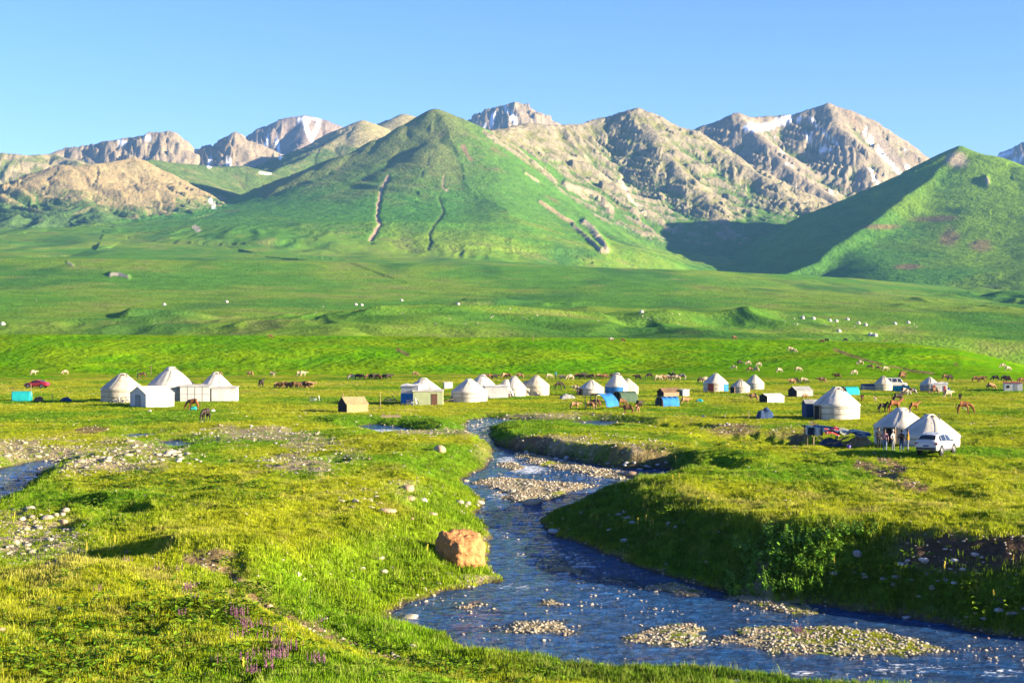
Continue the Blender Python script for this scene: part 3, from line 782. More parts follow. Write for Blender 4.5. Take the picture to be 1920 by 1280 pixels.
def ground_z(x, y):
    """height of the ground at one world point"""
    xa, ya = np.array([x], float), np.array([y], float)
    if y < 400:
        f = near_fields(xa, ya)['h'] + terrace(xa, ya)[0] * sstep(300, 345, ya)
        return float(f[0])
    i = np.searchsorted(ROWS_F, y) - 1
    j = np.searchsorted(COLS_F, CX + x / y * F) - 1
    i = min(max(i, 0), nrF - 2); j = min(max(j, 0), ncF - 2)
    ty = (y - ROWS_F[i]) / (ROWS_F[i + 1] - ROWS_F[i]); tx = (CX + x / y * F - COLS_F[j]) / (COLS_F[j + 1] - COLS_F[j])
    return float(lerp(lerp(HH[i, j], HH[i, j + 1], tx), lerp(HH[i + 1, j], HH[i + 1, j + 1], tx), ty))

HN = fN['h'].reshape(len(ROWS_N), len(COLS_N))
def at(px, py, dmin=0):
    """world point where the sight line through a photograph pixel meets the ground"""
    if py > 704:
        jj = np.interp(px, COLS_N, np.arange(len(COLS_N))); j = int(min(max(jj, 0), len(COLS_N) - 2)); tx = jj - j
        prof = HN[:, j] * (1 - tx) + HN[:, j + 1] * tx; R = ROWS_N
    else:
        jj = np.interp(px, COLS_F, np.arange(ncF)); j = int(jj); tx = jj - j
        prof = HH[:, j] * (1 - tx) + HH[:, j + 1] * tx; R = ROWS_F
    row = HY + (CAMZ - prof) / R * F
    ok = np.where((row <= py) & (R > dmin))[0]
    if len(ok) == 0 or ok[0] == 0:
        i = len(R) - 1 if len(ok) == 0 else 1
        d = R[i]
    else:
        i = ok[0]
        a, bb = row[i - 1], row[i]
        t = (a - py) / max(a - bb, 1e-9); t = min(max(t, 0), 1)
        d = R[i - 1] + (R[i] - R[i - 1]) * t
    x = (px - CX) / F * d
    z = float(np.interp(d, R, prof))
    return Vector((x, d, z))
# ------------------------------------------------------------------ scattered ground cover
def mesh_from(name, verts, faces, smooth=False):
    me = bpy.data.meshes.new(name); me.from_pydata(verts, [], faces); me.update()
    if smooth:
        me.polygons.foreach_set('use_smooth', np.ones(len(me.polygons), bool))
    return me

def tint_mat(name, trans=.35, rough=.7, var=.35):
    """colour from the scattered point, varied inside the clump; thin, so partly translucent"""
    m, nt, b = new_mat(name)
    at_ = nt.nodes.new('ShaderNodeAttribute'); at_.attribute_type = 'INSTANCER'; at_.attribute_name = 'gcol'
    ob = nt.nodes.new('ShaderNodeTexCoord')
    nz = nt.nodes.new('ShaderNodeTexNoise'); nz.inputs['Scale'].default_value = 14; nz.inputs['Detail'].default_value = 2
    nt.links.new(ob.outputs['Object'], nz.inputs['Vector'])
    mr = nt.nodes.new('ShaderNodeMapRange'); mr.inputs['From Min'].default_value = .3; mr.inputs['From Max'].default_value = .7
    mr.inputs['To Min'].default_value = 1 - var; mr.inputs['To Max'].default_value = 1 + var
    nt.links.new(nz.outputs['Fac'], mr.inputs['Value'])
    vm = nt.nodes.new('ShaderNodeVectorMath'); vm.operation = 'SCALE'
    nt.links.new(at_.outputs['Color'], vm.inputs[0]); nt.links.new(mr.outputs[0], vm.inputs['Scale'])
    b.inputs['Roughness'].default_value = rough; b.inputs['Specular IOR Level'].default_value = .04
    nt.links.new(vm.outputs[0], b.inputs['Base Color'])
    if trans:
        tr = nt.nodes.new('ShaderNodeBsdfTranslucent'); nt.links.new(vm.outputs[0], tr.inputs['Color'])
        ms = nt.nodes.new('ShaderNodeMixShader'); ms.inputs[0].default_value = trans
        nt.links.new(b.outputs[0], ms.inputs[1]); nt.links.new(tr.outputs[0], ms.inputs[2])
        nt.links.new(ms.outputs[0], nt.nodes['Material Output'].inputs['Surface'])
    return m

def scatter(name, pos, rotz, scale, idx, gcol, protos, tilt=None):
    me = bpy.data.meshes.new(name)
    n = len(pos)
    me.vertices.add(n); me.vertices.foreach_set('co', np.asarray(pos, np.float32).ravel())
    rot = np.zeros((n, 3), np.float32); rot[:, 2] = rotz
    if tilt is not None: rot[:, :2] = tilt
    a = me.attributes.new('rot', 'FLOAT_VECTOR', 'POINT'); a.data.foreach_set('vector', rot.ravel())
    a = me.attributes.new('scl', 'FLOAT', 'POINT'); a.data.foreach_set('value', np.asarray(scale, np.float32))
    a = me.attributes.new('idx', 'INT', 'POINT'); a.data.foreach_set('value', np.asarray(idx, np.int32))
    set_color(me, 'gcol', gcol)
    o = bpy.data.objects.new(name, me); COL.objects.link(o)
    coll = bpy.data.collections.new(name + '_shapes')
    for k, (pm, mat) in enumerate(protos):
        po = bpy.data.objects.new('%s_shape_%02d' % (name, k), pm)
        pm.materials.clear(); pm.materials.append(mat)
        coll.objects.link(po)
    ng = bpy.data.node_groups.new(name + '_scatter', 'GeometryNodeTree')
    ng.interface.new_socket('Geometry', in_out='INPUT', socket_type='NodeSocketGeometry')
    ng.interface.new_socket('Geometry', in_out='OUTPUT', socket_type='NodeSocketGeometry')
    gi = ng.nodes.new('NodeGroupInput'); go = ng.nodes.new('NodeGroupOutput')
    ip = ng.nodes.new('GeometryNodeInstanceOnPoints')
    ci = ng.nodes.new('GeometryNodeCollectionInfo'); ci.inputs['Collection'].default_value = coll
    ci.inputs['Separate Children'].default_value = True; ci.inputs['Reset Children'].default_value = True
    def na(nm, ty):
        x = ng.nodes.new('GeometryNodeInputNamedAttribute'); x.data_type = ty; x.inputs['Name'].default_value = nm
        return [s_ for s_ in x.outputs if s_.enabled and s_.name == 'Attribute'][0]
    ng.links.new(gi.outputs[0], ip.inputs['Points']); ng.links.new(ci.outputs[0], ip.inputs['Instance'])
    ip.inputs['Pick Instance'].default_value = True
    ng.links.new(na('idx', 'INT'), ip.inputs['Instance Index'])
    ng.links.new(na('rot', 'FLOAT_VECTOR'), ip.inputs['Rotation'])
    ng.links.new(na('scl', 'FLOAT'), ip.inputs['Scale'])
    ng.links.new(ip.outputs[0], go.inputs[0])
    md = o.modifiers.new('scatter', 'NODES'); md.node_group = ng
    return o

R_ = random.Random(11)
def tuft(nb, h0, h1, spread, w, lean=.35):
    v = []; f = []
    for _ in range(nb):
        a = R_.uniform(0, 6.283); r = spread * math.sqrt(R_.random())
        x, y = r * math.cos(a), r * math.sin(a)
        h = R_.uniform(h0, h1); la = R_.uniform(0, 6.283); l = lean * h * R_.random()
        fa = R_.uniform(0, 3.1416); dx, dy = math.cos(fa) * w / 2, math.sin(fa) * w / 2
        mx, my = x + l * .4 * math.cos(la), y + l * .4 * math.sin(la); tx, ty = x + l * math.cos(la), y + l * math.sin(la)
        b = len(v)
        v += [(x - dx, y - dy, -.03), (x + dx, y + dy, -.03), (mx + dx * .8, my + dy * .8, h * .6), (mx - dx * .8, my - dy * .8, h * .6), (tx, ty, h)]
        f += [(b, b + 1, b + 2, b + 3), (b + 3, b + 2, b + 4)]
    return mesh_from('tuft', v, f)

def leafy(nl, h, spread, ls, droop=.3):
    """a clump of broad leaves on short stalks"""
    v = []; f = []
    for _ in range(nl):
        a = R_.uniform(0, 6.283); r = spread * math.sqrt(R_.random()); z = h * R_.uniform(.25, 1.0) * (1 - .5 * r / spread)
        c = Vector((r * math.cos(a), r * math.sin(a), z))
        s = ls * R_.uniform(.6, 1.3); yaw = a + R_.uniform(-1, 1); pit = R_.uniform(-.2, .9)
        M = Matrix.Rotation(yaw, 3, 'Z') @ Matrix.Rotation(-pit + droop, 3, 'Y') @ Matrix.Rotation(R_.uniform(-.5, .5), 3, 'X')
        b = len(v)
        for p in ((0, 0, 0), (.35, .27, .03), (.75, .22, .0), (1.05, 0, -.10), (.75, -.22, .0), (.35, -.27, .03), (.5, 0, -.04)):
            v.append(tuple(c + M @ (Vector(p) * s)))
        f += [(b, b + 1, b + 6), (b + 1, b + 2, b + 6), (b + 2, b + 3, b + 6), (b + 3, b + 4, b + 6), (b + 4, b + 5, b + 6), (b + 5, b, b + 6)]
    return mesh_from('leaf_clump', v, f)

def near_sample(px, d):
    x = (px - CX) / F * d
    f = near_fields(x, d); f['h'] = f['h'] + terrace(x, d)[0] * sstep(300, 345, d)
    return x, f

def grass_colour(x, y, f, px, rnd):
    n3 = fbm(x / 16, y / 16, 3, 301); n4 = fbm(x / 3.0, y / 5.0, 3, 311); n5 = fbm(x / 45, y / 30, 2, 321)
    cc = mix3(np.array([[.095, .20, .006]]), np.array([[.25, .275, .010]]), np.clip(sstep(-.35, .4, n3 + n5 * .6 + .12) + (rnd - .5) * .5, 0, 1))
    cc = mix3(cc, np.array([[.33, .28, .075]]), np.clip(.55 * sstep(.1, .5, n4 * .7 + n5 * .6) + .35 * sstep(.88, 1.0, rnd), 0, 1))
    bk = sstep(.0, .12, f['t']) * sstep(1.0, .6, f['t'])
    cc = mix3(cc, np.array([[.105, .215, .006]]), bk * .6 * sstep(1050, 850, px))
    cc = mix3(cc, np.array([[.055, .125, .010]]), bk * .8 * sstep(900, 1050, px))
    cc = mix3(cc, np.array([[.080, .215, .003]]), terrace(x, y)[1].clip(0, .1) * 9)
    dk = fbm(x / 1.7, y / 2.6, 3, 361)
    return cc * ((.62 + .76 * rnd) * (1 + .55 * np.clip(dk, -.7, .6)))[:, None]

MAT_GRASS = tint_mat('grass_blade', .35)
MAT_LEAF = tint_mat('weed_leaf', .3, .55)
# grass: density falls with distance so that it looks equally thick
NG = 330000
uu = rng.random(NG)
dd = 38.0 * (345 / 38.0) ** (uu ** .92)
pg = rng.uniform(-260, 2180, NG)
xg, fg = near_sample(pg, dd)
pxg, pyg, stg, sog = near_masks(xg, dd, fg)
rnd = rng.random(NG)
clump = fbm(xg / 1.3, dd / 1.3, 2, 331)
keep = (fg['sd'] > .15) & (rng.random(NG) > stg * .62) & (rng.random(NG) > sog * .93)
keep |= (fg['bar'] > .4) & (fbm(xg / 1.6, dd / 1.0, 2, 341) > .16) & (pxg > 1160) & (rng.random(NG) > .35)
keep &= (pyg < 1420)
ix = np.where(keep)[0]
bankz = sstep(.02, .12, fg['t']) * sstep(1.0, .7, fg['t'])
sc = (.75 + .5 * rnd) * (1 + .55 * bankz) * (1 + .5 * np.clip(clump, -.6, .8)) * np.interp(dd, [40, 90, 140, 340], [.9, .85, .62, .85])
sc = np.where((fg['bar'] > .4), sc * .6, sc)
protos = [(tuft(14, .07, .20, .16, .020), MAT_GRASS), (tuft(16, .06, .16, .20, .022), MAT_GRASS), (tuft(12, .10, .28, .13, .018), MAT_GRASS), (tuft(18, .05, .14, .24, .024), MAT_GRASS), (tuft(10, .16, .42, .10, .016, .45), MAT_GRASS)]
gi_ = rng.choice(5, NG, p=[.28, .28, .2, .18, .06])
gc = grass_colour(xg, dd, fg, pxg, rnd)
gc = np.where((gi_ == 4)[:, None], mix3(gc, np.array([[.30, .30, .07]]), .5 * np.ones(NG)), gc)
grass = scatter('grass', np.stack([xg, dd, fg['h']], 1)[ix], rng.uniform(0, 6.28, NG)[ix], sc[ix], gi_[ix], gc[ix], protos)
tag(grass, 'short green and straw-coloured grass covering the meadow and banks', 'grass', kind='stuff')

# broad-leaved weeds
pts_w = []
for cx, cy, rx, ry, nn in [(300,905,150,22,150),(480,925,80,20,40),(180,950,60,20,20),(860,1255,170,32,170),(700,1210,80,25,50),(640,1150,60,30,40),(760,1080,90,40,40),(1000,1268,90,14,60),(1440,880,300,80,60),(1700,900,200,60,40),(900,1000,60,60,15),(300,1180,320,100,330),(120,1230,160,60,120),(420,1140,120,60,80),(1640,1080,200,60,90),(1860,1120,120,50,60),(1250,1010,150,50,60),(1300,840,120,20,30),(780,790,60,10,16),(1400,830,90,14,24),(1860,800,90,30,30),(1250,960,110,30,20)]:
    for _ in range(nn):
        pts_w.append((R_.gauss(cx, rx * .5), R_.gauss(cy, ry * .5)))
pts_w = [at(px, min(max(py, 790), 1330)) for px, py in pts_w]
xw = np.array([p.x for p in pts_w]); yw = np.array([p.y for p in pts_w])
fw = near_fields(xw, yw); kw = np.where((fw['sd'] > .2))[0]
rw = rng.random(len(xw))
gcw = mix3(np.array([[.035, .125, .006]]), np.array([[.14, .22, .012]]), rw)
weeds = scatter('weeds', np.stack([xw, yw, fw['h']], 1)[kw], rng.uniform(0, 6.28, len(xw))[kw], (.6 + .7 * rw)[kw], rng.integers(0, 3, len(xw))[kw], gcw[kw],
                [(leafy(16, .22, .26, .20), MAT_LEAF), (leafy(24, .34, .32, .17), MAT_LEAF), (leafy(12, .16, .22, .24), MAT_LEAF)])
tag(weeds, 'broad-leaved green weeds growing in patches through the grass', 'weeds', kind='stuff')

# purple flower spikes in the near grass
def spike(n):
    v = []; f = []
    for _ in range(n):
        x, y = R_.gauss(0, .12), R_.gauss(0, .12); h = R_.uniform(.28, .5)
        for k in range(7):
            z = h * (.45 + .55 * k / 6); s = .028 * (1.15 - k / 8); a = R_.uniform(0, 6.28)
            b = len(v)
            for q in range(3):
                v.append((x + s * math.cos(a + q * 2.094), y + s * math.sin(a + q * 2.094), z + R_.uniform(-.012, .012)))
            v.append((x, y, z + .045)); f += [(b, b + 1, b + 3), (b + 1, b + 2, b + 3), (b + 2, b, b + 3)]
    return mesh_from('flower_spikes', v, f)
pf = [(R_.gauss(cx, sx), R_.gauss(cy, sy)) for cx, cy, sx, sy, nn in [(540,1225,45,22,14),(490,1190,30,18,7),(490,1250,25,14,6),(440,1155,14,12,5),(362,1115,12,8,5),(330,1100,40,30,3),(250,1090,90,30,3),(430,1240,60,30,4),(1500,1200,30,6,3)] for _ in range(nn)]
pfw = [at(px, min(py, 1320)) for px, py in pf]
fl = scatter('purple_flowers', np.array([tuple(p) for p in pfw]), rng.uniform(0, 6.28, len(pf)), rng.uniform(.7, 1.1, len(pf)), rng.integers(0, 2, len(pf)),
             np.array([[.24, .11, .17]]) * rng.uniform(.7, 1.2, (len(pf), 1)), [(spike(5), MAT_GRASS), (spike(8), MAT_GRASS)])
tag(fl, 'small purple flower spikes scattered through the near grass', 'flowers', kind='stuff')

# ------------------------------------------------------------------ stones
def stone_mesh(seed, sub=2, flat=.62, rough=.22, cuts=3):
    bm = bmesh.new(); bmesh.ops.create_icosphere(bm, subdivisions=sub, radius=1.0)
    rr_ = random.Random(seed)
    off = rr_.uniform(0, 99)
    planes = []
    for _ in range(cuts):
        nrm = Vector((rr_.gauss(0, 1), rr_.gauss(0, 1), rr_.gauss(0, 1))).normalized(); planes.append((nrm, rr_.uniform(.55, .85)))
    from mathutils import noise as mn
    for v in bm.verts:
        p = v.co.copy()
        p *= 1 + rough * mn.noise(p * 1.3 + Vector((off, 0, 0))) + rough * .4 * mn.noise(p * 3.1 + Vector((0, off, 0)))
        for nrm, dd_ in planes:
            k = p.dot(nrm)
            if k > dd_: p -= nrm * (k - dd_) * .85
        p.z *= flat; p.x *= 1.15; p.y *= .9
        v.co = p
    me = bpy.data.meshes.new('stone'); bm.to_mesh(me); bm.free()
    me.polygons.foreach_set('use_smooth', np.ones(len(me.polygons), bool))
    return me

def stone_mat(name, col, var=.3, instancer=False, bump=.05):
    m, nt, b = new_mat(name)
    b.inputs['Roughness'].default_value = .85; b.inputs['Specular IOR Level'].default_value = .25
    tc = nt.nodes.new('ShaderNodeTexCoord'); oi = nt.nodes.new('ShaderNodeObjectInfo')
    nz = nt.nodes.new('ShaderNodeTexNoise'); nz.inputs['Scale'].default_value = 2.6; nz.inputs['Detail'].default_value = 8; nz.inputs['Roughness'].default_value = .7
    nt.links.new(tc.outputs['Object'], nz.inputs['Vector'])
    mr = nt.nodes.new('ShaderNodeMapRange'); mr.inputs['From Min'].default_value = .3; mr.inputs['From Max'].default_value = .7
    mr.inputs['To Min'].default_value = 1 - var; mr.inputs['To Max'].default_value = 1 + var
    nt.links.new(nz.outputs['Fac'], mr.inputs['Value'])
    mr2 = nt.nodes.new('ShaderNodeMapRange'); mr2.inputs['To Min'].default_value = .72; mr2.inputs['To Max'].default_value = 1.25
    nt.links.new(oi.outputs['Random'], mr2.inputs['Value'])
    mu = nt.nodes.new('ShaderNodeMath'); mu.operation = 'MULTIPLY'
    nt.links.new(mr.outputs[0], mu.inputs[0]); nt.links.new(mr2.outputs[0], mu.inputs[1])
    vm = nt.nodes.new('ShaderNodeVectorMath'); vm.operation = 'SCALE'; vm.inputs[0].default_value = col
    if instancer:
        ia = nt.nodes.new('ShaderNodeAttribute'); ia.attribute_type = 'INSTANCER'; ia.attribute_name = 'gcol'
        nt.links.new(ia.outputs['Color'], vm.inputs[0])
    nt.links.new(mu.outputs[0], vm.inputs['Scale']); nt.links.new(vm.outputs[0], b.inputs['Base Color'])
    bp = nt.nodes.new('ShaderNodeBump'); bp.inputs['Distance'].default_value = bump; bp.inputs['Strength'].default_value = .8
    n2 = nt.nodes.new('ShaderNodeTexNoise'); n2.inputs['Scale'].default_value = 5; n2.inputs['Detail'].default_value = 6
    nt.links.new(tc.outputs['Object'], n2.inputs['Vector']); nt.links.new(n2.outputs['Fac'], bp.inputs['Height']); nt.links.new(bp.outputs[0], b.inputs['Normal'])
    return m
STONES = [stone_mesh(100 + k, 2, R_.uniform(.5, .75), .25, 3) for k in range(8)]
PEBBLES = [stone_mesh(200 + k, 1, R_.uniform(.45, .75), .25, 2) for k in range(6)]
MAT_PALE = stone_mat('pale_river_stone', (.34, .295, .215)); MAT_GREY = stone_mat('grey_river_stone', (.34, .33, .32)); MAT_TAN = stone_mat('pinkish_stone', (.36, .245, .155))
MAT_PEB = stone_mat('gravel_stone', (.4, .35, .27), .25, True)

# gravel as one mass
NS = 240000
ds = 40.0 * (200 / 40.0) ** rng.random(NS); ps = rng.uniform(-150, 2100, NS)
xs_, fs = near_sample(ps, ds)
pxs, pys, sts, sos = near_masks(xs_, ds, fs)
wgt = sts * .55 * sstep(-.5, .35, fbm(xs_ / 2.5, ds / 3.5, 2, 351)) * np.interp(ds, [40, 90, 140, 200], [1, 1, .8, .55])
wgt = np.where(fs['sd'] < 0, np.where(fs['bar'] > .15, .9, .010 + .22 * (fs['n2'] > .05) * (fs['n1'] > .10)), wgt)
wgt = np.where((sts < .1) & (fs['sd'] > 0), .010 + .035 * (fs['t'] < 1) * (fs['n2'] > .0), wgt)
wgt += .12 * sos
ks = np.where((rng.random(NS) < wgt) & (fs['h'] > fs['zw'] - .3))[0]
ssz = (.035 + .075 * rng.random(NS) ** 2.5 + .05 * (rng.random(NS) > .95)) * np.interp(ds, [40, 90, 160, 200], [.85, 1.0, 1.5, 1.9])
gcs = mix3(np.array([[.34, .285, .20]]), np.array([[.25, .235, .21]]), rng.random(NS)); gcs = mix3(gcs, np.array([[.36, .22, .13]]), .7 * (rng.random(NS) > .93))
gravel = scatter('gravel', np.stack([xs_, ds, np.where((fs['sd'] < 0) & (fs['bar'] < .15), np.maximum(fs['h'], fs['zw'] - .005), fs['h']) + ssz * .15], 1)[ks], rng.uniform(0, 6.28, NS)[ks], ssz[ks], rng.integers(0, 6, NS)[ks], gcs[ks],
                 [(p, MAT_PEB) for p in PEBBLES], tilt=rng.uniform(-.3, .3, (NS, 2))[ks])
tag(gravel, 'pale pebbles and gravel along the river bars and dry channels', 'gravel', kind='stuff')

def put_stone(px, py, wpx, mat, label, group=None, name='stone', hz=1.0, k=None, zoff=.12, rot=None):
    p = at(px, py); s = wpx * p.y / F / 2.1
    o = bpy.data.objects.new(name, STONES[R_.randrange(8) if k is None else k])
    COL.objects.link(o)
    o.location = (p.x, p.y, p.z + s * zoff); o.scale = (s, s, s * hz)
    o.rotation_euler = (R_.uniform(-.15, .15), R_.uniform(-.15, .15), R_.uniform(0, 6.28) if rot is None else rot)
    if o.data.materials: pass
    else: o.data.materials.append(MAT_PALE)
    o.material_slots[0].link = 'OBJECT'; o.material_slots[0].material = mat
    return tag(o, label, 'stone', group)
# individual stones large enough to pick out
SETS = [
    ('pale stone lying in the stony dry channel beside the left stream', 'stones of the dry channel', MAT_PALE, [(60,848,120,22),(170,866,110,18),(250,845,80,20),(330,852,40,14)], 62, (9, 20)),
    ('pale stone among the gravel patch below the left stream', 'stones of the gravel patch', MAT_PALE, [(50,990,60,30),(30,1030,50,22),(90,965,40,14)], 34, (10, 22)),
    ('cobble on a gravel bar in the river', 'cobbles on the river bars', MAT_PALE, [(1010,905,70,26),(1000,1175,60,10),(1240,1195,60,12),(1620,1215,110,12),(1450,1200,60,14),(1080,890,70,14),(1240,1108,50,6)], 56, (9, 16)),
    ('grey stone on the shaded grassy bank', 'stones on the shaded bank', MAT_GREY, [(1200,1000,100,25),(1640,1080,130,40),(1800,1080,110,50),(1150,965,60,14),(1860,1150,60,18)], 46, (9, 22)),
    ('light stone half sunk in the sunny bank slope', 'stones on the sunny bank', MAT_PALE, [(560,1080,90,50),(620,1150,70,35),(700,1060,90,40),(800,1090,60,30),(880,950,40,20),(700,940,70,22)], 46, (9, 20)),
    ('stone lying in the near grass with flowers', 'stones in the near grass', MAT_PALE, [(300,1170,160,60),(430,1230,90,35),(350,1090,60,20),(520,1230,50,30)], 26, (8, 18)),
    ('stone at the foot of the eroded cut bank', 'stones under the cut bank', MAT_GREY, [(1060,858,90,9),(1180,872,60,8),(1220,885,40,8)], 24, (8, 14)),
]
for lab, grp, mat, ells, nn, (w0, w1) in SETS:
    for _ in range(nn):
        cx, cy, rx, ry = R_.choice(ells)
        put_stone(R_.gauss(cx, rx * .5), min(R_.gauss(cy, ry * .5), 1270), w0 + (w1 - w0) * R_.random() ** 2, mat, lab, grp, hz=R_.uniform(.7, 1.05))
for px, py, w, mat, hz, lab in [
    (824,845,28,MAT_TAN,1.15,'pinkish boulder resting on the grassy knoll above the river bend'),
    (1183,893,32,MAT_TAN,1.0,'angular tan boulder at the tip of the large gravel bar'),
    (1000,944,42,MAT_TAN,.8,'wide tan boulder at the low end of the large gravel bar'),
    (872,904,19,MAT_TAN,.8,'small orange boulder at the water edge below the grassy knoll'),
    (764,1161,46,MAT_PALE,.62,'flat pale boulder lying in the shallow water by the bank'),
    (762,919,36,MAT_TAN,.7,'low tan boulder where the bank path meets the gravel'),
    (768,936,24,MAT_TAN,1.0,'rounded tan boulder below the low tan one'),
    (794,940,20,MAT_GREY,.9,'grey boulder beside the dark grassy hollow'),
    (724,960,38,MAT_TAN,.5,'long pinkish slab lying in the bank grass'),
    (806,966,26,MAT_TAN,.6,'pinkish slab above the big orange boulder'),
    (119,979,21,MAT_TAN,.9,'pinkish stone at the edge of the gravel patch by the shaded hollow'),
    (2,1186,22,MAT_TAN,1.2,'rosy stone standing in the near grass'),
    (772,1216,26,MAT_PALE,1.0,'white boulder on the weedy near shore'),
    (1218,1242,17,MAT_GREY,.9,'round grey stone standing in the near shallows'),
    (1380,1278,18,MAT_GREY,1.0,'round pale stone on the shaded near shore'),
    (1828,1040,17,MAT_GREY,1.1,'bluish white stone stuck in the dark eroded bank'),
    (1040,998,28,MAT_GREY,.6,'purple-grey slab on the shaded bank near the water'),
    (1700,1158,18,MAT_GREY,.7,'wet grey stone at the shaded water edge'),
    (505,1138,18,MAT_TAN,1.3,'upright tan stone beside the worn bank path')]:
    put_stone(px, py, w, mat, lab, None, 'boulder', hz)

# the big orange boulder
def boulder():
    from mathutils import noise as mn
    bm = bmesh.new(); bmesh.ops.create_icosphere(bm, subdivisions=5, radius=1.0)
    pl = [(Vector((.2, -.95, .2)).normalized(), .78), (Vector((-.9, -.3, .2)).normalized(), .74), (Vector((.95, -.1, .05)).normalized(), .80), (Vector((-.25, -.2, .95)).normalized(), .84), (Vector((.5, -.6, .6)).normalized(), .86)]
    for v in bm.verts:
        p = v.co.copy()
        p *= 1.05 + .34 * mn.noise(p * 1.15 + Vector((3, 1, 0)))
        for nrm, d_ in pl:
            k = p.dot(nrm)
            if k > d_: p -= nrm * (k - d_) * .8
        p *= 1 + .05 * mn.noise(Vector((p.x * 2.2, p.y * 2.2, p.z * 7.0))) - .12 * abs(mn.noise(p * 2.4 + Vector((7, 0, 0)))) - .07 * abs(mn.noise(p * 5.5 + Vector((1, 7, 0)))) + .02 * mn.noise(p * 11)
        v.co = Vector((p.x * 1.02, p.y * .95, p.z * .98))
    me = bpy.data.meshes.new('boulder'); bm.to_mesh(me); bm.free()
    me.polygons.foreach_set('use_smooth', np.ones(len(me.polygons), bool))
    return me
p = at(868, 1062)
m_or = stone_mat('orange_rock', (.43, .19, .065), .45, False, .3)
ob = add_obj('boulder', boulder(), m_or)
s = 50 * p.y / F
ob.location = (p.x - .1, p.y + .4, p.z + s * .42); ob.scale = (s * 1.06, s, s * .90); ob.rotation_euler = (.25, .22, .5)
tag(ob, 'big orange sandstone boulder standing at the river edge', 'boulder')

# ------------------------------------------------------------------ bushes and tall stalks
MAT_BUSH = simple_mat('bush_leaf', (.12, .25, .012), .55, .45, 3.0, spec=.25)
def bush_mesh(seed):
    global R_
    keepR = R_; R_ = random.Random(seed)
    v = []; f = []
    for st in range(16):
        a = R_.uniform(0, 6.28); r = .6 * math.sqrt(R_.random()); h = R_.uniform(.35, .95)
        bx, by = r * math.cos(a), r * math.sin(a); lx, ly = bx * .5 + R_.gauss(0, .1), by * .5 + R_.gauss(0, .1)
        for k in range(15):
            t = .15 + .85 * k / 14; c_ = Vector((bx + lx * t, by + ly * t, h * t)); s = R_.uniform(.13, .24) * (1.2 - .5 * t)
            yaw = R_.uniform(0, 6.28); M = Matrix.Rotation(yaw, 3, 'Z') @ Matrix.Rotation(R_.uniform(-.5, .7), 3, 'Y')
            b = len(v)
            for q in ((0, 0, 0), (.5, .35, .05), (1.1, 0, -.1), (.5, -.35, .05)):
                v.append(tuple(c_ + M @ (Vector(q) * s)))
            f += [(b, b + 1, b + 2), (b, b + 2, b + 3)]
        b = len(v); w = .012
        v += [(bx - w, by, -.1), (bx + w, by, -.1), (bx + lx + w * .4, by + ly, h), (bx + lx - w * .4, by + ly, h)]; f.append((b, b + 1, b + 2, b + 3))
    R_ = keepR
    return mesh_from('bush', v, f)
BUSH = [bush_mesh(k) for k in range(4)]
for k, (px, py, s) in enumerate([(1395,1098,1.1),(1425,1085,1.2),(1460,1100,1.2),(1495,1108,1.1),(1420,1050,1.2),(1455,1045,1.3),(1490,1060,1.2),(1525,1075,1.1),(1545,1040,1.1),(1500,1020,1.2),(1460,1005,1.0),(1560,1010,1.0),(1590,1000,.8),(1400,1030,.9),(1540,1100,.8),(1380,1115,.8),(1620,1000,.8),(1425,1115,.8)]):
    p = at(px, py); o = add_obj('bush', BUSH[k % 4], MAT_BUSH if k < 4 else None)
    o.location = (p.x, p.y, p.z - .05); o.scale = (s, s, s * R_.uniform(.85, 1.1)); o.rotation_euler.z = R_.uniform(0, 6.28)
    tag(o, 'leafy green bush in the sunlit thicket on the shaded bank', 'bush', 'bushes of the bank thicket')

MAT_STALK = simple_mat('flower_stalk_green', (.20, .24, .03), .7, .2, 20)
MAT_YELL = simple_mat('yellow_blossom', (.50, .38, .035), .7, .25, 30)
def stalk_parts(seed):
    rr_ = random.Random(seed); v = []; f = []
    def ring(c_, r_, n_=5): return [(c_[0] + r_ * math.cos(6.283 * q / n_), c_[1] + r_ * math.sin(6.283 * q / n_), c_[2]) for q in range(n_)]
    bend = (rr_.uniform(-.06, .06), rr_.uniform(-.06, .06))
    for k in range(5):
        t = k / 4; v += ring((bend[0] * t * t, bend[1] * t * t, t), .016 * (1 - .4 * t))
        if k:
            b = (k - 1) * 5
            f += [(b + q, b + (q + 1) % 5, b + 5 + (q + 1) % 5, b + 5 + q) for q in range(5)]
    for _ in range(9):
        b = len(v); a = rr_.uniform(0, 6.28); z = rr_.uniform(.02, .35); L = rr_.uniform(.12, .22); w = .04
        v += [(0, 0, z), (L * .5 * math.cos(a) - w * math.sin(a), L * .5 * math.sin(a) + w * math.cos(a), z + .06), (L * math.cos(a), L * math.sin(a), z + .02), (L * .5 * math.cos(a) + w * math.sin(a), L * .5 * math.sin(a) - w * math.cos(a), z + .06)]
        f.append((b, b + 1, b + 2, b + 3))
    st = mesh_from('stem', v, f)
    v = []; f = []
    for k in range(26):
        z = .62 + .40 * k / 25; a = rr_.uniform(0, 6.28); r_ = .035 * (1.1 - .6 * (k / 25)); c_ = Vector((bend[0] * z * z + r_ * math.cos(a), bend[1] * z * z + r_ * math.sin(a), z))
        b = len(v); s = .026
        v += [tuple(c_ + Vector(q) * s) for q in ((1, 0, 0), (-.5, .87, 0), (-.5, -.87, 0), (0, 0, 1), (0, 0, -1))]
        f += [(b, b + 1, b + 3), (b + 1, b + 2, b + 3), (b + 2, b, b + 3), (b + 1, b, b + 4), (b + 2, b + 1, b + 4), (b, b + 2, b + 4)]
    return st, mesh_from('flower_head', v, f)
STK = [stalk_parts(k) for k in range(3)]
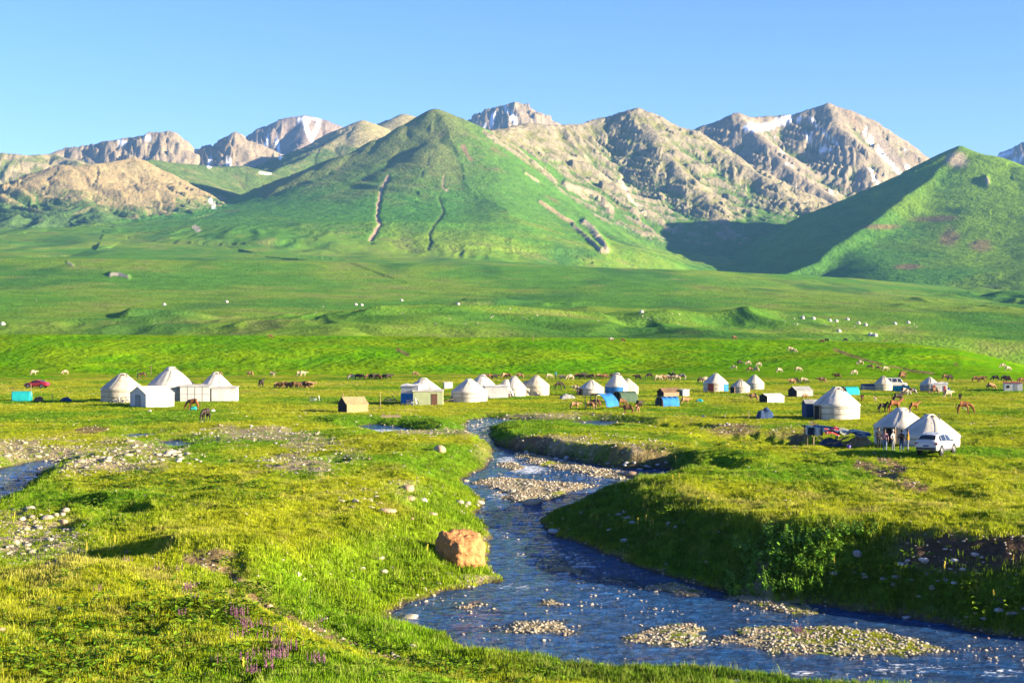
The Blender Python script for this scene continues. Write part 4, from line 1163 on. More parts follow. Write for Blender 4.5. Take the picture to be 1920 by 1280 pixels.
ST_SETS = [('tall yellow flower stalk on the shaded bank above the river', 'flower stalks of the shaded bank', [(1197,1000,30),(1209,993,28),(1218,1000,26),(1225,995,24),(1268,880,26),(1306,955,25),(1262,910,22),(1275,905,20),(1770,1085,34),(1864,1130,26),(1470,1010,30),(1565,1070,26),(1900,1062,24),(1850,1010,20)]),
           ('pale dry flower stalk rising from the sunny grass', 'flower stalks of the sunny grass', [(160,1050,34),(196,1033,28),(206,1034,26),(214,1033,30),(40,1000,24),(25,985,26),(12,975,22),(617,905,16),(570,935,24),(592,930,20),(530,940,16),(455,1272,40),(800,1045,26),(100,870,14)]),
           ('thin dry stalk standing in the meadow near the yurts', 'dry stalks of the right meadow', [(1860,905,26),(1850,900,20),(1835,965,30),(1905,900,22),(1720,925,14),(1450,935,16),(1455,940,14),(1780,960,22),(1530,960,14),(1300,790,12),(1340,792,10),(1250,795,12)])]
for lab, grp, L in ST_SETS:
    for k, (px, py, hpx) in enumerate(L):
        p = at(px, py); h = hpx * p.y / F
        t_ = bpy.data.objects.new('flower_stalk', None); COL.objects.link(t_)
        t_.location = (p.x, p.y, p.z - .03); t_.scale = (max(h, .8), max(h, .8), h); t_.rotation_euler = (R_.uniform(-.08, .08), R_.uniform(-.08, .08), R_.uniform(0, 6.28))
        t_.empty_display_size = .1
        tag(t_, lab, 'plant', grp)
        st, fh = STK[k % 3]
        add_obj('stem', st, MAT_STALK if not st.materials else None, t_); add_obj('flower_head', fh, MAT_YELL if not fh.materials else None, t_)
# ------------------------------------------------------------------ mesh builder
class MB:
    def __init__(s): s.v = []; s.f = []
    def add(s, vs, fs):
        b = len(s.v); s.v += [tuple(p) for p in vs]; s.f += [tuple(b + i for i in q) for q in fs]; return s
    def box(s, c, size, rot=(0, 0, 0)):
        M = Euler(rot).to_matrix(); hx, hy, hz = [k / 2 for k in size]
        vs = [Vector(c) + M @ Vector((sx * hx, sy * hy, sz * hz)) for sz in (-1, 1) for sx, sy in ((-1, -1), (1, -1), (1, 1), (-1, 1))]
        return s.add(vs, [(3, 2, 1, 0), (4, 5, 6, 7), (0, 1, 5, 4), (1, 2, 6, 5), (2, 3, 7, 6), (3, 0, 4, 7)])
    def tube(s, pts, r, n=8, cap=True, r1=None):
        pts = [Vector(p) for p in pts]; m = len(pts); base = len(s.v)
        for i, p in enumerate(pts):
            t = (pts[min(i + 1, m - 1)] - pts[max(i - 1, 0)]).normalized()
            a = t.cross(Vector((0, 0, 1)) if abs(t.z) < .9 else Vector((1, 0, 0))).normalized(); b = t.cross(a)
            rr = r if r1 is None else r + (r1 - r) * i / (m - 1)
            s.v += [tuple(p + (a * math.cos(6.2832 * k / n) + b * math.sin(6.2832 * k / n)) * rr) for k in range(n)]
            if i:
                o = base + (i - 1) * n
                s.f += [(o + k, o + (k + 1) % n, o + n + (k + 1) % n, o + n + k) for k in range(n)]
        if cap:
            s.f.append(tuple(base + k for k in range(n))[::-1]); o = base + (m - 1) * n; s.f.append(tuple(o + k for k in range(n)))
        return s
    def lathe(s, prof, n=32, wave=None, a0=0.0, a1=6.28319, c=(0, 0, 0)):
        full = a1 - a0 > 6.28; base = len(s.v); cols = n if full else n + 1
        for i, (r, z) in enumerate(prof):
            for k in range(cols):
                a = a0 + (a1 - a0) * k / n; w = wave(a, i / (len(prof) - 1)) if wave else 0
                s.v.append((c[0] + (r + w) * math.cos(a), c[1] + (r + w) * math.sin(a), c[2] + z + w * .25))
            if i:
                o = base + (i - 1) * cols
                for k in range(n):
                    k2 = (k + 1) % cols
                    s.f.append((o + k, o + k2, o + cols + k2, o + cols + k))
        return s
    def prism(s, poly, y0, y1):
        """polygon in xz extruded along y"""
        n = len(poly); b = len(s.v)
        s.v += [(x, y0, z) for x, z in poly] + [(x, y1, z) for x, z in poly]
        s.f.append(tuple(b + i for i in range(n))); s.f.append(tuple(b + n + i for i in range(n))[::-1])
        s.f += [(b + (i + 1) % n, b + i, b + n + i, b + n + (i + 1) % n) for i in range(n)]
        return s
    def sheet(s, fn, nu, nv, th=.02):
        b = len(s.v)
        for side in (0, 1):
            for j in range(nv + 1):
                for i in range(nu + 1):
                    p = fn(i / nu, j / nv); s.v.append((p[0], p[1], p[2] - th * side))
        W_ = nu + 1; o2 = W_ * (nv + 1)
        for j in range(nv):
            for i in range(nu):
                q = b + j * W_ + i
                s.f.append((q, q + 1, q + 1 + W_, q + W_)); s.f.append((q + o2 + W_, q + o2 + 1 + W_, q + o2 + 1, q + o2))
        edge = [i for i in range(nu)]
        for i in range(nu):
            for j in (0, nv):
                q = b + j * W_ + i; s.f.append((q, q + o2, q + 1 + o2, q + 1) if j == 0 else (q + 1, q + 1 + o2, q + o2, q))
        for j in range(nv):
            for i in (0, nu):
                q = b + j * W_ + i; s.f.append((q + W_, q + W_ + o2, q + o2, q) if i == 0 else (q, q + o2, q + W_ + o2, q + W_))
        return s
    def build(s, name, mat, parent=None, smooth=False, bevel=0):
        me = bpy.data.meshes.new(name); me.from_pydata(s.v, [], s.f); me.update()
        if bevel:
            bm = bmesh.new(); bm.from_mesh(me)
            bmesh.ops.bevel(bm, geom=[e for e in bm.edges if len(e.link_faces) == 2 and e.calc_face_angle() > .6], offset=bevel, segments=2, profile=.6, affect='EDGES')
            bm.to_mesh(me); bm.free()
        if smooth: me.polygons.foreach_set('use_smooth', np.ones(len(me.polygons), bool))
        return add_obj(name, me, mat, parent)

def thing(name, loc, rz, label, cat, group=None):
    o = bpy.data.objects.new(name, None); COL.objects.link(o); o.empty_display_size = .3
    o.location = loc; o.rotation_euler.z = rz
    return tag(o, label, cat, group)

def cloth(name, col, var=.2, scale=1.2, bump=.03):
    return simple_mat(name, col, .85, var, scale, bump=bump, spec=.15, bscale=3.0)
M_CAN = cloth('weathered_canvas', (.45, .415, .35), .2, .7); M_CAN2 = cloth('cream_felt', (.40, .355, .27), .14); M_WHITE = cloth('white_canvas', (.46, .44, .41), .14, .8)
M_GREYC = cloth('grey_canvas', (.22, .22, .21)); M_BLUET = cloth('blue_tarpaulin', (.02, .13, .36), .25); M_NAVY = cloth('navy_canvas', (.025, .05, .11), .2)
M_TEAL = cloth('teal_tarpaulin', (.01, .26, .26), .15); M_DGREEN = cloth('dark_green_canvas', (.045, .075, .05), .2); M_PALEG = cloth('pale_green_canvas', (.30, .33, .18), .1)
M_BROWN = cloth('brown_felt', (.16, .10, .055), .2); M_STRAW = cloth('straw_thatch', (.26, .20, .10), .3, 6.0, .08)
M_PIPE = simple_mat('sooty_pipe', (.05, .045, .04), .6, .2, 5)
M_TARPD = cloth('dark_tarpaulin', (.018, .055, .12), .45, 1.5)
M_ROPE = simple_mat('rope', (.16, .12, .08), .9, .2, 20); M_DARK = simple_mat('shade_and_eye_black', (.012, .010, .010), .9, .1); M_WOOD = simple_mat('weathered_wood', (.23, .165, .10), .8, .3, 9, bump=.01)  # M_DARK paints the shade inside doorways and open ends; eyes use it too
M_RED = simple_mat('red_paint', (.26, .035, .025), .6, .15, 4); M_DOORW = simple_mat('door_wood', (.11, .05, .03), .7, .2, 5); M_BLACK = simple_mat('black_rubber', (.012, .012, .013), .6, .2, 5)
M_STEEL = simple_mat('dull_steel', (.35, .35, .36), .35, .1, 5, metal=.8); M_GLASS = simple_mat('dark_glass', (.012, .016, .02), .08, .1, 2, spec=.6)
M_PATT = None

def site(px, py):
    p = at(px, py); return p, p.y / F

def yurt(px, base, wpx, apex, label, mat=None, mroof=None, wall=.40, door=None, dcol=None, blue=None, name='yurt', group=None, crown=True, flap=0.0, seed=0, ring=.17):
    p, s = site(px, base)
    R = max(wpx * s / 2, 1.6); d = p.y + R
    cx = (px - CX) / F * d; gz = min(ground_z(cx, d), p.z + .5) if d < 400 else p.z
    H = (base - apex) * d / F
    t = thing(name, (cx, d, gz - .06), 0, label, 'yurt', group)
    mat = mat or M_CAN; mroof = mroof or mat
    hw = H * wall; rs = random.Random(seed); ph = rs.uniform(0, 6)
    def wv(a, k): return R * (.006 * math.sin(a * 17 + ph) + .004 * math.sin(a * 31 + 2 * ph)) * (1 - .3 * k)
    MB().lathe([(R * .985, -.15), (R * .985, 0), (R, hw * .35), (R * 1.005, hw * .75), (R * .985, hw)], 48, wv).build('wall', mat, t, True)
    def wr(a, k): return R * (.011 * math.sin(a * 13 + ph * 2) + .008 * math.sin(a * 29 + ph)) * math.sin(3.14 * min(1, k * 1.02))
    prof = [(R * 1.025, hw - .16), (R * 1.03, hw - .02), (R * .95, hw + (H - hw) * .10), (R * .80, hw + (H - hw) * .28), (R * .60, hw + (H - hw) * .515), (R * .40, hw + (H - hw) * .74), (R * ring * 1.2, H * .955), (R * ring, H * .965)]
    roof = MB().lathe(prof, 48, wr).build('roof', mroof, t, True)
    MB().lathe([(R * ring * 1.15, H * .95), (R * ring * 1.2, H * .975), (R * ring * .95, H * .985), (R * .02, H * .995)], 18).build('crown', M_ROPE if crown else mroof, t, True)
    # flap over the crown: a bent square of felt
    q = R * ring * 1.7
    def fl(u, v):
        x = (u - .5) * 2 * q; y = (v - .5) * 1.3 * q; r = math.hypot(x, y)
        return (x, y, H * 1.0 + .10 * H * ring * 2 * (1 - (r / q) ** 2) - max(0, r - R * ring) * .75 - .015)
    f = MB().sheet(fl, 8, 6, .015).build('crown_flap', mroof, t, True); f.rotation_euler.z = flap
    for kk, z in enumerate((hw * .42, hw * .8)):
        MB().tube([(R * 1.02 * math.cos(6.2832 * k / 40), R * 1.02 * math.sin(6.2832 * k / 40), z + .02 * math.sin(k)) for k in range(41)], .022, 5, False).build('rope_band', M_ROPE, t)
    for kk in range(4):   # ropes over the roof
        a = 6.283 * kk / 4 + .5 + ph
        MB().tube([((r_ * 1.015 + .02) * math.cos(a + .06 * i), (r_ * 1.015 + .02) * math.sin(a + .06 * i), z + .03) for i, (r_, z) in enumerate(prof[1:])], .018, 4, False).build('roof_rope', M_ROPE, t)
    if seed % 3 == 0 or seed in (1, 17, 20):   # stovepipe through the roof
        MB().tube([(R * .26, -R * .26, H * .70), (R * .26, -R * .26, H * .99)], .055, 8).tube([(R * .26, -R * .26, H * .99), (R * .26, -R * .26, H * 1.02)], .09, 8).build('stovepipe', M_PIPE, t)
    if door is not None:
        a = door; dr = MB().box((R * 1.0, 0, hw * .46), (.14, .95, hw * .92)).build('door', dcol or M_DOORW, t); dr.rotation_euler.z = a  # with M_DARK a solid box, painted as the shade of an open doorway
        MB().box((R * 1.035, 0, hw * .95), (.1, 1.15, .10)).box((R * 1.035, -.55, hw * .45), (.1, .10, hw * .9)).box((R * 1.035, .55, hw * .45), (.1, .10, hw * .9)).build('frame', M_WOOD, dr)
    if blue is not None:
        a0, a1, m_ = blue
        MB().lathe([(R * 1.022, 0.0), (R * 1.03, hw * .5), (R * 1.022, hw * .93)], 16, None, a0, a1).build('wall_cover', m_, t, True)
    return t

def gable_tent(px, base, L, Wd, hw, hr, rz, label, mw, mr=None, name='tent', cat='tent', eave=.08, door=None, openend=None, shift=0, pole=False):
    p, s = site(px, base); d = p.y + Wd * .4 + shift
    x = (px - CX) / F * d
    t = thing(name, (x, d, min(ground_z(x, d), p.z + .3) - .03), rz, label, cat)
    mr = mr or mw
    b = .0
    for sy in (-1, 1):
        MB().box((0, sy * Wd / 2, hw / 2 - .05), (L, .05, hw + .1)).build('side_panel', mw, t)
    for sx in (-1, 1):
        m_ = mw
        mb = MB().add([(sx * L / 2, -Wd / 2, -.1), (sx * L / 2, Wd / 2, -.1), (sx * L / 2, Wd / 2, hw), (sx * L / 2, 0, hr), (sx * L / 2, -Wd / 2, hw), (sx * (L / 2 - .05), -Wd / 2, -.1), (sx * (L / 2 - .05), Wd / 2, -.1), (sx * (L / 2 - .05), Wd / 2, hw), (sx * (L / 2 - .05), 0, hr), (sx * (L / 2 - .05), -Wd / 2, hw)],
                      [(0, 1, 2, 3, 4), (9, 8, 7, 6, 5), (0, 5, 6, 1), (1, 6, 7, 2), (2, 7, 8, 3), (3, 8, 9, 4), (4, 9, 5, 0)])
        if openend == sx: m_ = M_DARK  # open end stays a solid panel, the shade inside painted near-black
        g_ = mb.build('end_panel', m_, t)
        if door == sx:
            MB().box((sx * (L / 2 + .03), 0, hw * .45), (.04, Wd * .32, hw * .9)).build('door', M_GREYC, g_)
    for sy in (-1, 1):
        def rf(u, v, sy=sy):
            return ((u - .5) * (L + .2), sy * (Wd / 2 + eave) * v, hr + .03 + (hw - hr - .03) * v - .05 * math.sin(3.14 * v) * (.5 + .5 * math.sin(u * 9)))
        MB().sheet(rf, 10, 5, .03).build('roof_sheet', mr, t, False)
    if pole: MB().tube([(-L / 2, 0, 0), (-L / 2, 0, hr + .5)], .05, 6).build('pole', M_WOOD, t)
    return t

def box_shed(px, base, L, Wd, h, rz, label, mw, mr=None, name='canvas_shed', cat='shed', lip=.25, seam=True, shift=0, door=None):
    p, s = site(px, base); d = p.y + Wd * .5 + shift; x = (px - CX) / F * d
    t = thing(name, (x, d, min(ground_z(x, d), p.z + .3) - .04), rz, label, cat)
    for sy in (-1, 1): MB().box((0, sy * Wd / 2, h / 2), (L, .06, h)).build('side_panel', mw, t)
    for sx in (-1, 1): MB().box((sx * (L / 2 - .02), 0, h / 2 - .01), (.06, Wd - .07, h - .02)).build('end_panel', mw, t)
    MB().sheet(lambda u, v: ((u - .5) * (L + .25), (v - .5) * (Wd + .25), h + .06 + lip * v - .04 * math.sin(u * 12) * math.sin(v * 5)), 12, 5, .05).build('roof', mr or mw, t)
    if seam:
        for k in range(3): MB().tube([(-L / 2 + L * (k + 1) / 4, -Wd / 2 - .04, 0), (-L / 2 + L * (k + 1) / 4, -Wd / 2 - .04, h)], .02, 5).build('tie', M_ROPE, t)
        MB().tube([(-L / 2, -Wd / 2 - .045, h * .5), (L / 2, -Wd / 2 - .045, h * .5)], .02, 5).build('tie', M_ROPE, t)
    if door: MB().box((door, -Wd / 2 - .04, h * .42), (.85, .05, h * .84)).build('door', M_DOORW, t)
    return t

def tunnel_tent(px, base, L, Wd, h, rz, label, m_, openend=True, name='tunnel_tent', cat='tent', sag=.05):
    p, s = site(px, base); d = p.y + Wd * .4; x = (px - CX) / F * d
    t = thing(name, (x, d, min(ground_z(x, d), p.z + .3) - .03), rz, label, cat)
    def fn(u, v):
        a = math.pi * v; w = math.copysign(abs(math.cos(a)) ** .75, math.cos(a)); z = h * max(0, math.sin(a)) ** .6
        return ((u - .5) * L, w * Wd / 2, z - sag * h * math.sin(3.1416 * u * 3) ** 2 * math.sin(a) ** 2)
    MB().sheet(fn, 18, 14, .03).build('cover', m_, t, True)
    for sx in (-1, 1):
        pts = [(sx * L / 2 * .99, fn(0, k / 12)[1] * .97, fn(0, k / 12)[2] * .97) for k in range(13)]
        if sx == -1 and openend:
            for q in (-.3, 0, .3): MB().tube([(sx * L / 2 * .98, Wd * q, 0), (sx * L / 2 * .98, Wd * q, h * .9)], .04, 6).build('pole', M_WOOD, t)
            MB().tube([(x_ * 1.0, y_, z_) for x_, y_, z_ in pts], .04, 6).build('hoop', M_WOOD, t)
        else:
            MB().add(pts + [(sx * L / 2 * .96, q[1], q[2]) for q in pts], [tuple(range(13)), tuple(range(25, 12, -1))] + [(i, 13 + i, 14 + i, 1 + i) for i in range(12)]).build('end_panel', m_, t)
    return t

def post(px, y0, y1, label, r=.06, group=None, lean=0.0):
    p, s = site(px, y1); h = (y1 - y0) * s
    o = MB().tube([(0, 0, -.2), (lean * .5 + .01, 0, h * .5), (lean, .02, h)], r, 7, True, r * .75).build('post', M_WOOD, None, True)
    o.location = p
    return tag(o, label, 'post', group)

def heap(px, base, wpx, hpx, label, m_, name='tarp_heap', cat='tarp', seed=1, straps=False):
    """things piled up under a tarpaulin: a creased cover with a flat foot"""
    p, s = site(px, base); w = wpx * s; h = hpx * s
    from mathutils import noise as mn
    def fn(u, v):
        x, y = (u - .5) * 2, (v - .5) * 2; r = max(abs(x), abs(y)) ** 1.2
        z = max(0, 1 - r ** 2.2) ** .6 * (1 + .35 * mn.noise(Vector((x * 1.6 + seed, y * 1.6, 0))) + .25 * mn.noise(Vector((x * 3.5, y * 3.5 + seed, 3))))
        return (x * w / 2 * (1 + .06 * mn.noise(Vector((y * 3, seed, 0)))), y * w * .34, h * z * .95 - .02)
    t = thing(name, (p.x, p.y + w * .3, p.z), R_.uniform(-.3, .3), label, cat)
    MB().sheet(fn, 16, 14, .015).build('cover', m_, t, True)
    MB().tube([fn(.3, k / 10)[:2] + (fn(.3, k / 10)[2] + .02,) for k in range(11)], .02, 4, False).build('rope', M_ROPE, t)
    return t

PI = math.pi
# left group
yurt(230, 755, 80, 703, 'cream felt yurt with motorcycles leaning in front of it', M_CAN2, M_CAN2, .47, seed=1, flap=.3)
yurt(321, 753, 88, 692, 'tallest white yurt behind the gabled white tent', M_CAN, M_CAN, .45, seed=2, flap=1.0)
yurt(405, 751, 60, 700, 'steep white yurt behind the two white canvas sheds', M_CAN, M_CAN, .5, seed=3, flap=.5, blue=(3.3, 4.2, M_GREYC))
gable_tent(285, 762, 4.3, 4.2, 1.75, 2.7, .75, 'white gabled tent beside the cream felt yurt', M_WHITE, M_CAN, door=-1)
box_shed(369, 753, 4.3, 3.0, 2.15, .02, 'white canvas shed with rope seams behind the brown grazing horse', M_WHITE, M_CAN)
box_shed(422, 752, 3.6, 2.6, 1.85, .05, 'white canvas shed at the end of the left yurt group', M_WHITE, M_CAN, seam=False)
tunnel_tent(41, 752, 2.7, 1.9, 1.45, .1, 'small teal tent with pale side beside a wooden post', M_TEAL, False, sag=.02)
post(58, 719, 752, 'tall post at the corner of the small teal tent')
post(98, 738, 752, 'short post between the teal tent and the black heap', .05)
post(283, 684, 702, 'white post standing alone behind the tallest white yurt', .07)
heap(71, 752, 18, 9, 'brown bundle lying beside the small teal tent', M_BROWN, 'bundle', 'bundle', 2)
heap(122, 752, 20, 7, 'low black heap on the grass near a short post', M_NAVY, 'bundle', 'bundle', 3)
# centre-left
yurt(794, 757, 74, 708, 'white yurt with a pale green canvas porch', M_CAN, M_CAN, .52, seed=4, flap=.2)
box_shed(803, 759, 4.2, 1.6, 1.95, .0, 'pale green canvas porch in front of the white yurt', M_PALEG, M_CAN, name='canvas_porch', cat='porch', seam=False, door=.9)
b_ = box_shed(772, 758, 2.6, 1.8, 2.55, -.25, 'white and blue canvas annex beside the pale green porch', M_WHITE, M_WHITE, name='canvas_annex', cat='annex', seam=False)
MB().box((0, -.95, .85), (2.62, .04, 1.3)).build('blue_skirt', M_BLUET, b_)
gable_tent(662, 773, 3.0, 2.6, 1.1, 2.0, .55, 'small straw-roofed hut with a dark open side', M_STRAW, M_STRAW, 'hut', 'hut', openend=-1)
post(642, 737, 770, 'tall crooked pole at the dark end of the straw-roofed hut', .07, lean=.1)
post(650, 742, 772, 'shorter pole leaning on the straw-roofed hut', .06, lean=.05)
post(713, 734, 765, 'single wooden pole between the straw hut and the parked motorcycle', .06)
box_shed(840, 728, 1.5, 1.2, 1.1, .2, 'tiny white box on the grass behind the porch yurt', M_WHITE, name='white_box', cat='box', lip=.05, seam=False)
yurt(880, 754, 68, 712, 'white yurt with a motorcycle parked at its left edge', M_CAN, M_CAN, .45, seed=5, flap=.8)
yurt(904, 745, 58, 703, 'white yurt rising behind the low canvas wall', M_CAN, M_CAN, .45, seed=6)
box_shed(931, 746, 3.6, 1.6, 1.75, 0, 'low white canvas wall joined to a pointed yurt', M_WHITE, name='canvas_annex', cat='annex', seam=False)
yurt(949, 744, 36, 712, 'small white yurt beside the low canvas wall', M_CAN, M_CAN, .45, seed=7)
yurt(964, 743, 44, 706, 'white yurt squeezed between the small yurt and the twin yurts', M_CAN, M_CAN, .45, seed=8)
yurt(987, 742, 42, 714, 'lower of the twin cream yurts', M_CAN2, M_CAN2, .52, seed=9)
yurt(1006, 742, 48, 705, 'taller of the twin cream yurts with a leaning plank', M_CAN2, M_CAN2, .52, seed=10)
# centre-right
yurt(1109, 742, 47, 713, 'white yurt with a dark doorway near the blue tarp shelter', M_CAN, M_CAN, .5, seed=11, door=3.6, dcol=M_DARK)
yurt(1157, 739, 44, 699, 'white yurt with a blue lower wall', M_CAN, M_CAN, .42, seed=12, blue=(2.9, 5.2, M_BLUET))
yurt(1177, 739, 40, 710, 'cream yurt in front of the blue-walled yurt', M_CAN2, M_CAN2, .48, seed=13)
yurt(1342, 734, 46, 700, 'tall white yurt with a red door', M_CAN, M_CAN, .5, seed=14, door=4.2, dcol=M_RED, blue=(5.3, 6.25, M_BLUET))
yurt(1388, 737, 36, 712, 'low cream yurt with a dark doorway between two white yurts', M_CAN2, M_CAN2, .5, seed=15, door=3.7, dcol=M_DARK)
yurt(1415, 730, 35, 704, 'white yurt standing behind the low cream yurt', M_CAN, M_CAN, .45, seed=16)
tunnel_tent(1172, 754, 2.9, 2.4, 1.6, .5, 'dark green tunnel tent between the yurts and the calves', M_DGREEN)
tunnel_tent(1251, 761, 2.7, 2.0, 1.35, .5, 'bright blue tarpaulin tent in front of the brown-roofed hut', M_BLUET, True, sag=.12)
gable_tent(1254, 743, 3.0, 2.2, .7, 1.35, .4, 'brown-roofed wooden hut behind the blue tarpaulin tent', M_WOOD, M_BROWN, 'hut', 'hut', openend=-1)
box_shed(1284, 742, 1.1, 1.0, 1.0, .3, 'white box beside the brown-roofed hut', M_WHITE, name='white_box', cat='box', lip=.05, seam=False)
heap(1064, 748, 28, 9, 'grey bundle of gear on the grass behind the brown calves', M_GREYC, 'bundle', 'bundle', 4)
heap(1436, 784, 30, 18, 'dark blue covered load on the open grass', M_NAVY, 'covered_load', 'load', 5)
heap(1312, 753, 14, 5, 'small teal bundle on the grass', M_TEAL, 'bundle', 'bundle', 6)
post(1404, 769, 785, 'short stake near the dark blue covered load', .04)
# right
gable_tent(1447, 754, 2.9, 2.0, .9, 1.25, .45, 'small plank shed with a white canvas side', M_WHITE, M_CAN, 'shed', 'shed', openend=-1)
gable_tent(1501, 743, 3.1, 2.3, .9, 1.55, .45, 'grey tarp shed with an open dark front behind the big yurt', M_GREYC, M_GREYC, 'shed', 'shed', openend=-1)
yurt(1569, 786, 86, 726, 'big white yurt with a red motorcycle parked before it', M_CAN, M_CAN, .48, seed=17, door=3.55, dcol=M_DARK, flap=.3)
gable_tent(1521, 783, 1.7, 1.9, 1.6, 2.1, .1, 'dark navy tent against the big white yurt', M_NAVY, M_GREYC)
tunnel_tent(1592, 741, 2.7, 2.1, 1.4, .5, 'bright teal tunnel tent behind the big white yurt', M_TEAL)
yurt(1656, 732, 33, 705, 'cream yurt between a grey tent and a parked truck', M_CAN2, M_CAN2, .48, seed=18)
gable_tent(1628, 731, 2.3, 2.0, .8, 1.15, 0, 'grey-blue tent touching the cream yurt', M_GREYC, M_NAVY)
tunnel_tent(1690, 733, 2.5, 1.8, .95, .1, 'low teal cover beside the parked truck', M_TEAL, False)
yurt(1743, 733, 31, 708, 'white yurt with a red-doored annex', M_CAN, M_CAN, .5, seed=19, blue=(2.9, 4.3, M_GREYC))
b_ = box_shed(1761, 734, 2.6, 1.5, 1.35, -.1, 'white annex with red doors joined to a white yurt', M_WHITE, name='canvas_annex', cat='annex', seam=False)
MB().box((-1.0, -.8, .6), (.5, .06, 1.1)).build('door', M_RED, b_); MB().box((.8, -.8, .55), (.35, .06, 1.0)).build('door', M_RED, b_)
heap(1778, 733, 10, 6, 'dark bundle at the end of the red-doored annex', M_NAVY, 'bundle', 'bundle', 8)
hs_ = box_shed(1899, 733, 3.0, 2.2, 1.35, -.2, 'small white house with a red roof far right on the plain', M_WHITE, M_RED, name='house', cat='house', seam=False, lip=.1)
MB().box((-.9, -1.13, .75), (.5, .04, .5)).build('window', M_GLASS, hs_); MB().box((.4, -1.13, .6), (.55, .04, 1.15)).build('door', M_GREYC, hs_)
yurt(1690, 831, 102, 767, 'shaded white yurt with a dark doorway behind the group of people', M_CAN, M_CAN, .50, seed=20, door=4.05, dcol=M_DARK, flap=.9, ring=.2)
yurt(1743, 838, 112, 771, 'large white yurt behind the white car', M_CAN, M_CAN, .44, seed=21, flap=.4, ring=.16)

# the open shelter with tarpaulins and firewood
p0, s_ = site(1570, 838)
sh = thing('tarp_shelter', (p0.x, p0.y + 1.0, p0.z), 0, 'ragged blue tarpaulin shelter over firewood beside the shaded yurt', 'shelter')
def shz(u, v): return 1.78 - .62 * u ** 1.3 + .10 * math.sin(u * 13 + v * 4) + .07 * math.sin(v * 9 + u * 21) - .25 * (v < .15) * abs(math.sin(u * 8))
MB().sheet(lambda u, v: (-2.75 + 5.7 * u, -1.2 + 2.4 * v, shz(u, v)), 26, 12, .03).build('tarpaulin', M_TARPD, sh)
MB().sheet(lambda u, v: (-2.8 + 1.5 * u, -1.25 + .1 * math.sin(u * 9), 1.76 - .65 * v - .1 * u + .05 * math.sin(u * 17)), 10, 6, .02).build('hanging_sheet', M_NAVY, sh)
def patt():
    m, nt, b = new_mat('patterned_cloth'); tc = nt.nodes.new('ShaderNodeTexCoord'); vo = nt.nodes.new('ShaderNodeTexVoronoi'); vo.inputs['Scale'].default_value = 5
    nt.links.new(tc.outputs['Object'], vo.inputs['Vector']); cr = nt.nodes.new('ShaderNodeValToRGB'); cr.color_ramp.elements[0].color = (.35, .30, .27, 1); cr.color_ramp.elements[1].color = (.30, .025, .03, 1); cr.color_ramp.elements[0].position = .25; cr.color_ramp.elements[1].position = .32
    nt.links.new(vo.outputs['Distance'], cr.inputs[0]); nt.links.new(cr.outputs[0], b.inputs['Base Color']); b.inputs['Roughness'].default_value = .9
    return m
M_PATT = patt()
MB().sheet(lambda u, v: (-1.1 + 1.3 * u, -1.24 + .9 * v, shz(.29 + .23 * u, .02 + .37 * v) + .05 + .03 * math.sin(u * 11) - .35 * (1 - v) ** 3), 12, 10, .02).build('patterned_cloth', M_PATT, sh)
MB().sheet(lambda u, v: (.2 + 2.3 * u, -1.26 + .5 * v, shz(.52 + .4 * u, .2 * v) + .045 - .3 * (1 - v) ** 2 * abs(math.sin(u * 7))), 14, 6, .02).build('pale_sheet', M_GREYC, sh)
for x_, y_, h_ in ((-2.6, -1.0, 1.75), (-2.1, -1.15, 1.72), (-2.5, 1.0, 1.75), (.4, 1.0, 1.4), (1.6, -1.0, 1.2), (2.7, .9, 1.1)):
    MB().tube([(x_, y_, -.2), (x_ + .03, y_, h_)], .055, 7).build('post', M_WOOD, sh)
for k in range(9):
    lg = MB().tube([(0, 0, .06), (R_.uniform(1.0, 1.7), R_.uniform(-.2, .2), R_.uniform(.05, .8))], R_.uniform(.05, .09), 7).build('log', M_WOOD)
    lg.location = Vector(sh.location) + Vector((R_.uniform(-.9, 1.1), R_.uniform(-1.0, .6), R_.uniform(0, .25))); lg.rotation_euler.z = R_.uniform(-.6, 3.4)
    tag(lg, 'length of firewood under the ragged blue shelter', 'log', 'firewood under the shelter')
heap(1615, 836, 46, 17, 'tan heap of dried dung and earth beside the ragged shelter', M_STRAW, 'fuel_heap', 'heap', 9)
heap(1560, 836, 40, 14, 'black plastic bundle under the ragged shelter', M_NAVY, 'bundle', 'bundle', 10)
p0, s_ = site(1592, 841)
bk = thing('bucket', p0, 0, 'purple plastic bucket on the ground near the ragged shelter', 'bucket')
m_pur = simple_mat('purple_plastic', (.10, .06, .30), .4, .1, 3)
MB().lathe([(.0, 0), (.13, 0), (.17, .3), (.16, .3), (.125, .02), (0, .02)], 16).build('pail', m_pur, bk, True)
MB().tube([(.165 * math.cos(a), 0, .3 + .13 * math.sin(a)) for a in np.linspace(0, PI, 9)], .008, 5).build('handle', M_STEEL, bk)

